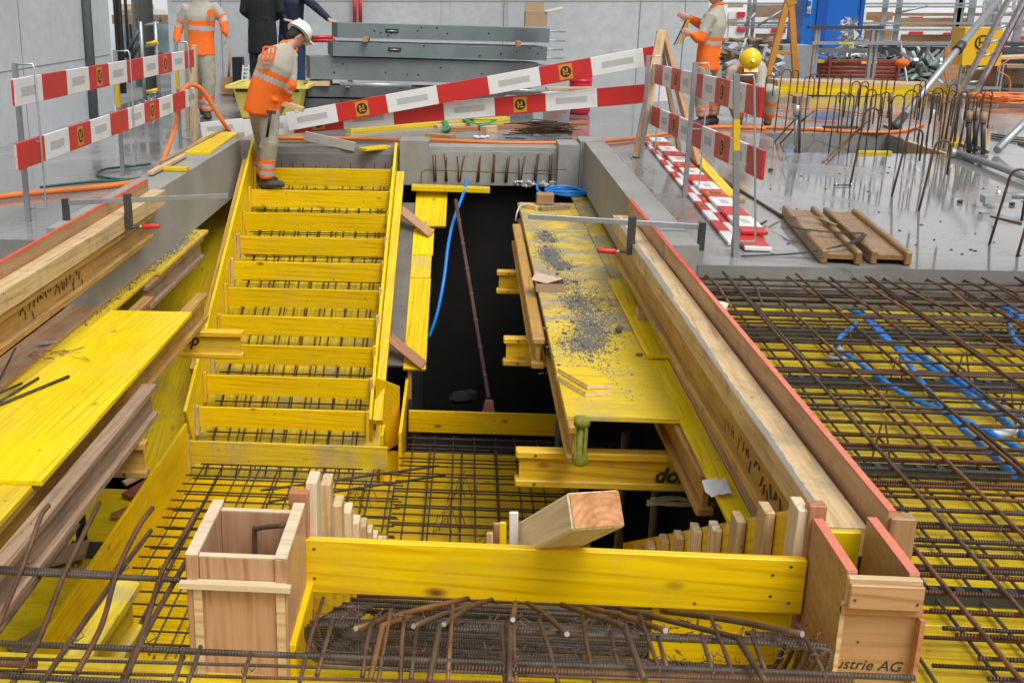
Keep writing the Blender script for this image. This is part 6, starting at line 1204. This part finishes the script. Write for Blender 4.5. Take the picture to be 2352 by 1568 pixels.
# ================================================================ PEOPLE
def loft(mb, pts, rx, ry, X, n=14, mi=0):
    pts = [Vector(p) for p in pts]; rings = []
    for i, p in enumerate(pts):
        t = (pts[min(i+1, len(pts)-1)]-pts[max(i-1, 0)]).normalized(); x = (Vector(X)-t*Vector(X).dot(t)).normalized(); y = t.cross(x)
        rings.append([mb.bm.verts.new(p+x*rx[i]*math.cos(2*math.pi*k/n)+y*ry[i]*math.sin(2*math.pi*k/n)) for k in range(n)])
    for A, B in zip(rings, rings[1:]):
        for k in range(n): mb.bm.faces.new((A[k], A[(k+1) % n], B[(k+1) % n], B[k]))
    mb.bm.faces.new(rings[0][::-1]); mb.bm.faces.new(rings[-1])
def fused(mb, name, mats, parent, vox, colf=None, smooth=2):
    bm = mb.bm; bmesh.ops.recalc_face_normals(bm, faces=bm.faces)
    me = bpy.data.meshes.new(name); bm.to_mesh(me); bm.free(); o = bpy.data.objects.new(name+'_src', me); COL.objects.link(o)
    md = o.modifiers.new('r', 'REMESH'); md.mode = 'VOXEL'; md.voxel_size = vox; md.use_smooth_shade = True
    if smooth: sm = o.modifiers.new('s', 'SMOOTH'); sm.iterations = smooth; sm.factor = .5
    bpy.context.view_layer.update(); dg = bpy.context.evaluated_depsgraph_get(); m2 = bpy.data.meshes.new_from_object(o.evaluated_get(dg)); bpy.data.objects.remove(o)
    m2.materials.clear()
    for m in mats: m2.materials.append(m)
    for p in m2.polygons: p.use_smooth = True; p.material_index = colf(p.center) if colf else 0
    r = bpy.data.objects.new(name, m2); COL.objects.link(r); WM[r.name] = Matrix.Identity(4); setp(r, parent); return r
def seg(p, a, b):
    d = b-a; t = max(0, min(1, (p-a).dot(d)/d.dot(d))); return (p-a-d*t).length, t
def hand(mb, w_, d, side, curl=.6):
    """palm from the wrist along d, five fingers, thumb from the side"""
    d = Vector(d).normalized(); s = Vector(side); s = (s-d*s.dot(d)).normalized(); n = d.cross(s)
    loft(mb, [w_-d*.02, w_+d*.03, w_+d*.085], [.026, .042, .042], [.02, .016, .013], s, 10)
    for i, (o, L_) in enumerate(((-.030, .062), (-.010, .072), (.010, .068), (.030, .055))):
        a = w_+d*.08+s*o; b = a+d*L_*.5+n*L_*.15*curl; c = b+d*L_*.4*(1-curl*.5)+n*L_*.45*curl; mb.tube([a, b, c], [.009, .0085, .007], 6)
    a = w_+d*.03-s*.035; mb.tube([a, a+d*.03-s*.03+n*.005, a+d*.055-s*.035+n*.02*curl], [.011, .010, .008], 6)
def person(label, J, F, mats, jk=None, tr=None, lower=True, hel=None, hair=True, gloves=None, girth=1., group=None, sleeve=.055, coat=0, jacket_name='jacket', boots=True, vox=.016):
    F = Vector(F).normalized(); t = T('person', label, 'person', (J['pel'].x, J['pel'].y, min(J[k].z for k in J)), group)
    S = (J['shR']-J['shL']).normalized(); up = (J['head']-J['neck']).normalized()
    fy = (F-up*F.dot(up)).normalized(); fx = fy.cross(up); HM = Matrix(((fx.x, fy.x, up.x, 0), (fx.y, fy.y, up.y, 0), (fx.z, fy.z, up.z, 0), (0, 0, 0, 1)))
    b = MB(); h = J['head']
    def hp(x, y, z): return h+fx*x+fy*y+up*z
    b.ell(h, .074, .093, .112, 16, 0, HM); b.ell(hp(0, .035, -.055), .052, .052, .055, 12, 0, HM); b.ell(hp(0, .098, -.012), .011, .018, .02, 8, 0, HM)
    for s in (-1, 1): b.ell(hp(s*.076, -.005, -.01), .010, .02, .03, 8, 0, HM)
    b.ell(hp(0, .085, -.05), .022, .012, .008, 8, 0, HM)
    b.tube([J['neck']-(J['neck']-J['chest'])*.25, J['neck'], h-up*.05], [.06, .055, .055], 12)
    loft(b, [J['pel'], J['waist'], J['chest'], J['neck']], [.13*girth, .12*girth, .15*girth, .07], [.09, .085, .10, .055], S)
    for s in 'LR':
        b.tube([J['sh'+s]*.85+J['chest']*.15, J['sh'+s], J['el'+s], J['ha'+s]], [.05, .045, .036, .024], 10)
        b.tube([J['pel'], J['hip'+s], J['kn'+s], J['an'+s]], [.08, .075, .05, .035], 10)
        fo = J['toe'+s]; b.tube([J['an'+s], (J['an'+s]+fo)/2-V(0, 0, .02), fo], [.035, .033, .02], 8)
        if not gloves: hand(b, J['ha'+s], J.get('hd'+s, J['ha'+s]-J['el'+s]), J.get('hs'+s, F), .6)
    fused(b, 'body', [SKIN], t, .011, None, 1)
    e = MB()
    for s in (-1, 1): e.ell(hp(s*.03, .086, .012), .010, .006, .007, 8, 0, HM)
    e.out('eyes', HAIR, t)
    if gloves:
        for s in 'LR': g = MB(); hand(g, J['ha'+s], J.get('hd'+s, J['ha'+s]-J['el'+s]), J.get('hs'+s, F), .7); fused(g, 'glove', [gloves], t, .009, None, 1)
    if hair:
        g = MB(); g.ell(hp(0, -.018, .02), .081, .092, .105, 14, 0, HM); g.ell(hp(0, -.05, -.03), .07, .05, .07, 12, 0, HM); g.out('hair', HAIR, t)
    if hel:
        g = MB(); pr = [(0, .132), (.035, .130), (.075, .112), (.105, .082), (.122, .045), (.128, .01)]; c = hp(0, -.005, .035); g.lathe(pr, c, tuple(up), 20, 0); 
        g.lathe([(0, .138), (.012, .135)], c-up*.004, tuple(up), 20); q = hp(0, .12, .036); g.bar(q-fy*.03, q+fy*.045, .16, .010, tuple(up)); g.bar(hp(0, -.10, .135), hp(0, .09, .145), .03, .02, tuple(up)); g.out('helmet', hel, t)
        g = MB(); g.ell(hp(.0, .132, .075), .02, .006, .012, 8, 0, HM); g.out('helmet_badge', RED, t)
    # jacket
    if jk:
        g = MB(); pe, wa, ch, ne = J['pel'], J['waist'], J['chest'], J['neck']; lo = pe+(pe-wa).normalized()*coat; sp = [lo, pe, wa, ch, ch+(ne-ch)*.55, ne+(ne-ch)*.05]
        loft(g, sp, [.205*girth, .20*girth, .185*girth, .205*girth, .16*girth, .075], [.145, .14, .135, .15, .115, .075], S, 18)
        for s in 'LR':
            a, e_, h_ = J['sh'+s], J['el'+s], J['ha'+s]; w_ = h_+(e_-h_)*.04
            g.tube([a+(ch-a)*.45, a, a+(e_-a)*.5, e_+(a-e_)*.08, e_, e_+(w_-e_)*.1, e_+(w_-e_)*.5, w_], [.085, .082, .072, .064, .066, .063, .056, .043], 12)
        rb = random.Random(len(label))
        for i in range(26):      # folds
            s = rb.choice('LR'); a, b_ = rb.choice(((J['sh'+s], J['el'+s]), (J['el'+s], J['ha'+s]), (pe, wa))); f = rb.random(); c = a+(b_-a)*f; rr_ = .055 if a is not pe else .13*girth
            dd = V(rb.uniform(-1, 1), -abs(rb.uniform(.2, 1)), rb.uniform(-.6, .6)).normalized()*rr_; g.tube([c+dd+V(-.04, 0, .02), c+dd*1.08, c+dd+V(.04, 0, -.02)], .013, 6)
        def cf(c):
            best = (9, 0, 0)
            for k, (a, b_) in enumerate(((lo, ne), (J['shL'], J['elL']), (J['elL'], J['haL']), (J['shR'], J['elR']), (J['elR'], J['haR']))):
                d, tt = seg(c, a, b_); d -= (.17 if k == 0 else .06)
                if d < best[0]: best = (d, k, tt)
            return jk(best[1], best[2])
        fused(g, jacket_name, mats[0], t, vox, cf)
        g = MB(); g.tube(arc(J['neck']+(J['neck']-ch).normalized()*.01, .068, 0, 2*math.pi, 14, S, fy)[:-1], .022, 8, closed=True); g.out('collar', mats[2] if len(mats) > 2 else mats[0][0], t)
    if lower:
        g = MB()
        loft(g, [J['waist']+(J['pel']-J['waist'])*.5, J['pel'], J['pel']+(J['knL']+J['knR']-J['pel']*2)*.12], [.15*girth, .165*girth, .15*girth], [.12, .13, .11], S, 14)
        for s in 'LR':
            hi, kn, an = J['hip'+s], J['kn'+s], J['an'+s]; g.tube([hi+(J['pel']-hi)*.4, hi, hi+(kn-hi)*.5, kn+(hi-kn)*.07, kn, kn+(an-kn)*.1, kn+(an-kn)*.5, kn+(an-kn)*.97], [.11, .118, .108, .094, .096, .09, .088, .076], 12)
            rb = random.Random(7)
            for i in range(10): f = rb.random(); c = kn+(an-kn)*f if i % 2 else hi+(kn-hi)*f; dd = V(rb.uniform(-1, 1), -.7, 0).normalized()*.075; g.tube([c+dd+V(-.04, 0, .015), c+dd*1.08, c+dd+V(.04, 0, -.02)], .012, 6)
        def cf2(c):
            best = (9, 0, 0)
            for k, (a, b_) in enumerate(((J['waist'], J['pel']), (J['hipL'], J['knL']), (J['knL'], J['anL']), (J['hipR'], J['knR']), (J['knR'], J['anR']))):
                d, tt = seg(c, a, b_)
                if d < best[0]: best = (d, k, tt)
            return tr(best[1], best[2]) if tr else 0
        fused(g, 'trousers', mats[1], t, vox, cf2)
        if boots:
            for s in 'LR':
                g = MB(); an, to = J['an'+s], J['toe'+s]; d = (to-an); d.z = 0; d.normalize(); X = V(0, 0, 1).cross(d); z0 = to.z-.025
                loft(g, [V(an.x, an.y, an.z+.06), V(an.x, an.y, an.z-.01)], [.052, .056], [.055, .06], X, 10); q = V(an.x, an.y, z0+.045)
                loft(g, [q-d*.08, q-d*.02, q+d*.08, q+d*.165, q+d*.2], [.035, .05, .054, .048, .025], [.04, .055, .045, .038, .02], X, 12); fused(g, 'boot', [BOOT], t, .012, None, 1)
    return t
WKJ = [GREYF, ORNG, SILV]
def tr_w(k, t_): 
    if k in (2, 4) and t_ > .42: return 1 if (t_ < .54 or .66 < t_ < .74 or t_ > .86) else 2
    return 0
# worker bending on the stairs
y = 11.62; zf = Z0-RI*1
J = {'pel': Yp(605, 236, y), 'waist': Yp(610, 205, y-.02), 'chest': Yp(634, 152, y), 'neck': Yp(662, 110, y+.10), 'head': Yp(683, 83, y+.18),
     'shL': Yp(608, 132, y-.05), 'shR': Yp(668, 130, y+.12), 'elL': Yp(640, 195, y+.28), 'elR': Yp(668, 196, y+.05), 'haL': Yp(668, 238, y+.22), 'haR': Yp(650, 238, y+.12),
     'hipL': Yp(594, 246, y-.02), 'hipR': Yp(618, 246, y+.04), 'knL': Yp(607, 328, y+.28), 'knR': Yp(618, 330, y-.02), 'anL': Yp(598, 402, y+.32), 'anR': Yp(611, 412, y), 'toeL': Yp(628, 415, y+.32), 'toeR': Yp(652, 428, y-.02), }
def jk2(k, t_):
    if k == 0: return 0 if t_ > .66 else (2 if .60 < t_ <= .66 or .44 < t_ <= .52 else 1)
    if k in (1, 3): return 0 if t_ < .68 else (2 if t_ < .86 else 1)
    return 2 if .18 < t_ < .34 else 1
pw2 = person('worker in orange and grey work clothes and white helmet bending forward on the stair formwork', J, (.75, .55, -.55), [WKJ, [TROU, ORNG, SILV], ORNG], jk2, tr_w, hel=HELW, gloves=GLOVE, coat=.10, girth=.98)
m = MB(); c = Yp(617, 122, y-.21); R_ = V(.95, .3, 0).normalized(); U_ = V(.25, .1, .95).normalized()
for a, b in (((-.06, -.08), (-.06, .06)), ((.06, -.08), (.06, .06)), ((-.06, .06), (.06, .06)), ((-.02, -.06), (-.02, .04)), ((.02, -.06), (.02, .04)), ((-.06, -.01), (.06, -.01)), ((-.05, -.10), (.05, -.10))): m.bar(c+R_*a[0]+U_*a[1], c+R_*b[0]+U_*b[1], .018, .018)
m.out('back_emblem', ORNG, pw2)
pz = V(0, 0, 0); hm = T('hammer', 'hammer hanging from the belt of the bending worker', 'hammer', Yp(622, 262, y-.16)); rod('shaft', BLK, [Yp(622, 258, y-.16), Yp(613, 315, y-.17)], .014, 8, hm); m = MB(); m.bar(Yp(612, 257, y-.16), Yp(634, 259, y-.16), .03, .03); m.out('head', STEELD, hm)
tag(board('wood_piece', PALE, Yp(648, 238, y+.08), Yp(697, 252, y+.02), .05, .05), 'short wood piece in the hands of the bending worker', 'wood piece')
# worker standing at the back left
y = 15.3
J = {'pel': Yp(460, 118, y), 'waist': Yp(460, 88, y), 'chest': Yp(460, 38, y), 'neck': Yp(462, -2, y), 'head': Yp(464, -36, y-.03), 'shL': Yp(428, 20, y), 'shR': Yp(494, 18, y), 'elL': Yp(412, 62, y+.02), 'elR': Yp(514, 48, y), 'haL': Yp(404, 97, y-.06), 'haR': Yp(517, 80, y-.05), 'hdL': V(-.1, 0, -1), 'hdR': V(0, 0, -1), 'hsL': V(0, 1, 0), 'hsR': V(0, -1, 0),
     'hipL': Yp(448, 128, y), 'hipR': Yp(474, 128, y), 'knL': Yp(462, 192, y+.18), 'knR': Yp(480, 192, y-.02), 'anL': Yp(466, 250, y+.3), 'anR': Yp(476, 258, y), 'toeL': Yp(468, 262, y+.18), 'toeR': Yp(480, 272, y-.16)}
def jk1(k, t_):
    if k == 0: return 0 if t_ > .62 else (2 if .45 < t_ <= .53 else 1)
    if k in (1, 3): return 0 if t_ < .62 else (1 if t_ < .78 else 2)
    return 2 if t_ < .1 else 1
p1 = person('worker in orange and grey standing upright by the far end of the left barrier', J, (.1, -1, 0), [WKJ, [TROU, ORNG, SILV], GREYF], jk1, tr_w, hel=HELW, gloves=GLOVE, coat=.05)
m = MB(); c = Yp(485, 31, y-.17); m.lathe([(0, .055), (.006, .05)], c, (0, -1, 0), 14); m.out('chest_emblem', ORNG, p1)
# person in the black coat
y = 16.9
def plainJ(px, yt, w_, y, dy=0, scale=1.):
    """upright figure: px centre column, yt image row of the shoulders, shoulder half width in px"""
    P = lambda dx, dz: Yp(px, yt, y)+V(dx, 0, dz)
    return {'neck': P(0, .07), 'head': P(0, .24), 'chest': P(0, -.18), 'waist': P(0, -.42), 'pel': P(0, -.62), 'shL': P(-.20*scale, -.02), 'shR': P(.20*scale, -.02), 'elL': P(-.27*scale, -.32), 'elR': P(.27*scale, -.32), 'haL': P(-.24, -.58), 'haR': P(.24, -.58),
            'hipL': P(-.09, -.66), 'hipR': P(.09, -.66), 'knL': P(-.11, -1.03), 'knR': P(.11, -1.03), 'anL': P(-.11, -1.40), 'anR': P(.11, -1.40), 'toeL': P(-.12, -1.47)+V(0, -.14, 0), 'toeR': P(.13, -1.47)+V(0, -.14, 0)}
def grounded(J):
    dz = min(v.z for k, v in J.items() if k.startswith('toe'))-.025
    for k in ('knL', 'knR', 'anL', 'anR', 'toeL', 'toeR'): 
        f = {'kn': .5, 'an': 1, 'to': 1}[k[:2]]; J[k] = J[k]-V(0, 0, dz*f)
    return J
J = grounded(plainJ(600, -28, 40, y)); J['haR'] = J['elR']+V(-.10, .18, -.12); J['haL'] = J['elL']+V(.10, .18, -.12)
person('person in a long black coat standing with the back to us behind the bending worker', J, (.2, 1, 0), [[BLKF], [BLKF], BLKF], lambda k, t_: 0, None, coat=.30, girth=1.08, hel=None, jacket_name='coat')
# person in the navy jacket
y = 17.3; J = grounded(plainJ(668, -22, 40, y)); J['elR'] = Yp(722, 14, y-.3); J['haR'] = Yp(757, 46, y-.75); J['hdR'] = V(.8, -.3, -.25); J['hsR'] = V(0, 1, .3); J['shR'] = Yp(694, -10, y-.05); J['elL'] = Yp(640, 30, y-.15); J['haL'] = Yp(655, 46, y-.35); J['hdL'] = V(1, -.3, -.2)
person('person in a navy padded jacket reaching one arm out to the precast stack', J, (.6, -.5, -.2), [[NAVY], [JEAN], NAVY], lambda k, t_: 0, None, coat=.06, girth=1.0)
# worker with folding rule on the right
y = 14.85
J = {'pel': Yp(1625, 150, y), 'waist': Yp(1628, 112, y), 'chest': Yp(1640, 58, y), 'neck': Yp(1648, 14, y), 'head': Yp(1644, -12, y-.02), 'shL': Yp(1630, 40, y-.18), 'shR': Yp(1655, 34, y+.18), 'elL': Yp(1608, 92, y-.22), 'elR': Yp(1612, 58, y+.22), 'haL': Yp(1588, 78, y-.2), 'haR': Yp(1580, 40, y+.1), 'hdL': V(-1, 0, .35), 'hdR': V(-1, 0, .3), 'hsL': V(0, 0, 1), 'hsR': V(0, 0, 1),
     'hipL': Yp(1614, 160, y-.08), 'hipR': Yp(1636, 160, y+.08), 'knL': Yp(1612, 222, y-.1), 'knR': Yp(1640, 218, y+.08), 'anL': Yp(1614, 270, y-.1), 'anR': Yp(1637, 266, y+.1), 'toeL': Yp(1602, 288, y-.12), 'toeR': Yp(1626, 282, y+.1)}
def jk5(k, t_):
    if k == 0: return 0 if t_ > .52 else (2 if .40 < t_ <= .46 else 1)
    if k in (1, 3): return 0 if t_ < .5 else (2 if t_ < .68 else 1)
    return 1
person('worker in orange and grey in profile holding a folding rule', J, (-1, -.1, -.05), [WKJ, [TROU, ORNG, SILV], ORNG], jk5, tr_w, hel=HELW, coat=.06, girth=1.02)
fo = T('folding_rule', 'yellow folding rule held up by the worker in profile', 'folding rule', Yp(1570, 60, y-.1))
for k in range(4): board('segment', (BLK, YSTK, YSTK, YSTK)[k], Yp(1577-k*0+k*2, 44+k*1, y-.12+.02*k), Yp(1548+k*7, 104-k*1, y-.1+.02*k), .012, .034, (0, 1, 0), fo)
# crouching worker with yellow helmet
y = 14.9
J = {'pel': Yp(1714, 222, y+.36), 'waist': Yp(1716, 182, y+.34), 'chest': Yp(1714, 160, y+.14), 'neck': Yp(1713, 158, y-.08), 'head': Yp(1713, 155, y-.22), 'shL': Yp(1680, 166, y), 'shR': Yp(1747, 162, y), 'elL': Yp(1678, 210, y-.12), 'elR': Yp(1745, 205, y-.12), 'haL': Yp(1690, 250, y-.3), 'haR': Yp(1718, 255, y-.3), 'hdL': V(0, -.2, -1), 'hdR': V(0, -.2, -1),
     'hipL': Yp(1698, 222, y+.25), 'hipR': Yp(1728, 222, y+.25), 'knL': Yp(1676, 200, y-.12), 'knR': Yp(1773, 208, y-.02), 'anL': Yp(1697, 272, y), 'anR': Yp(1764, 272, y+.12), 'toeL': Yp(1694, 287, y-.12), 'toeR': Yp(1762, 286, y+.02)}
J['head'] = J['neck']+V(0, -.17, .10)
person('crouching worker with a yellow helmet and bowed head behind the right barrier', J, (0, -.55, -.8), [[GREYF, ORNG, SILV], [GREYF, ORNG, SILV], ORNG], lambda k, t_: 0 if k else (1 if .3 < t_ < .62 else 0), lambda k, t_: (1 if k in (2, 4) and (.35 < t_ < .5 or t_ > .75) else 0), hel=HELY, gloves=GLOVE, coat=.0, girth=1.2)

# ================================================================ labels: tell apart what still shares one
_seen = {}
for o in [o for o in SC.objects if o.parent is None and o.get('label')]: _seen.setdefault(o['label'], []).append(o)
def _px(o):
    p = o.matrix_world.translation if o.type != 'MESH' or o.matrix_world.translation.length > 1e-6 else sum((v.co for v in o.data.vertices), Vector())/max(1, len(o.data.vertices))
    q = p-cC; return q.dot(cR)/q.dot(cF)
for lab, os_ in _seen.items():
    if len(os_) > 1:
        for i, o in enumerate(sorted(os_, key=_px)): o['label'] = lab+', '+ordn(i, len(os_))
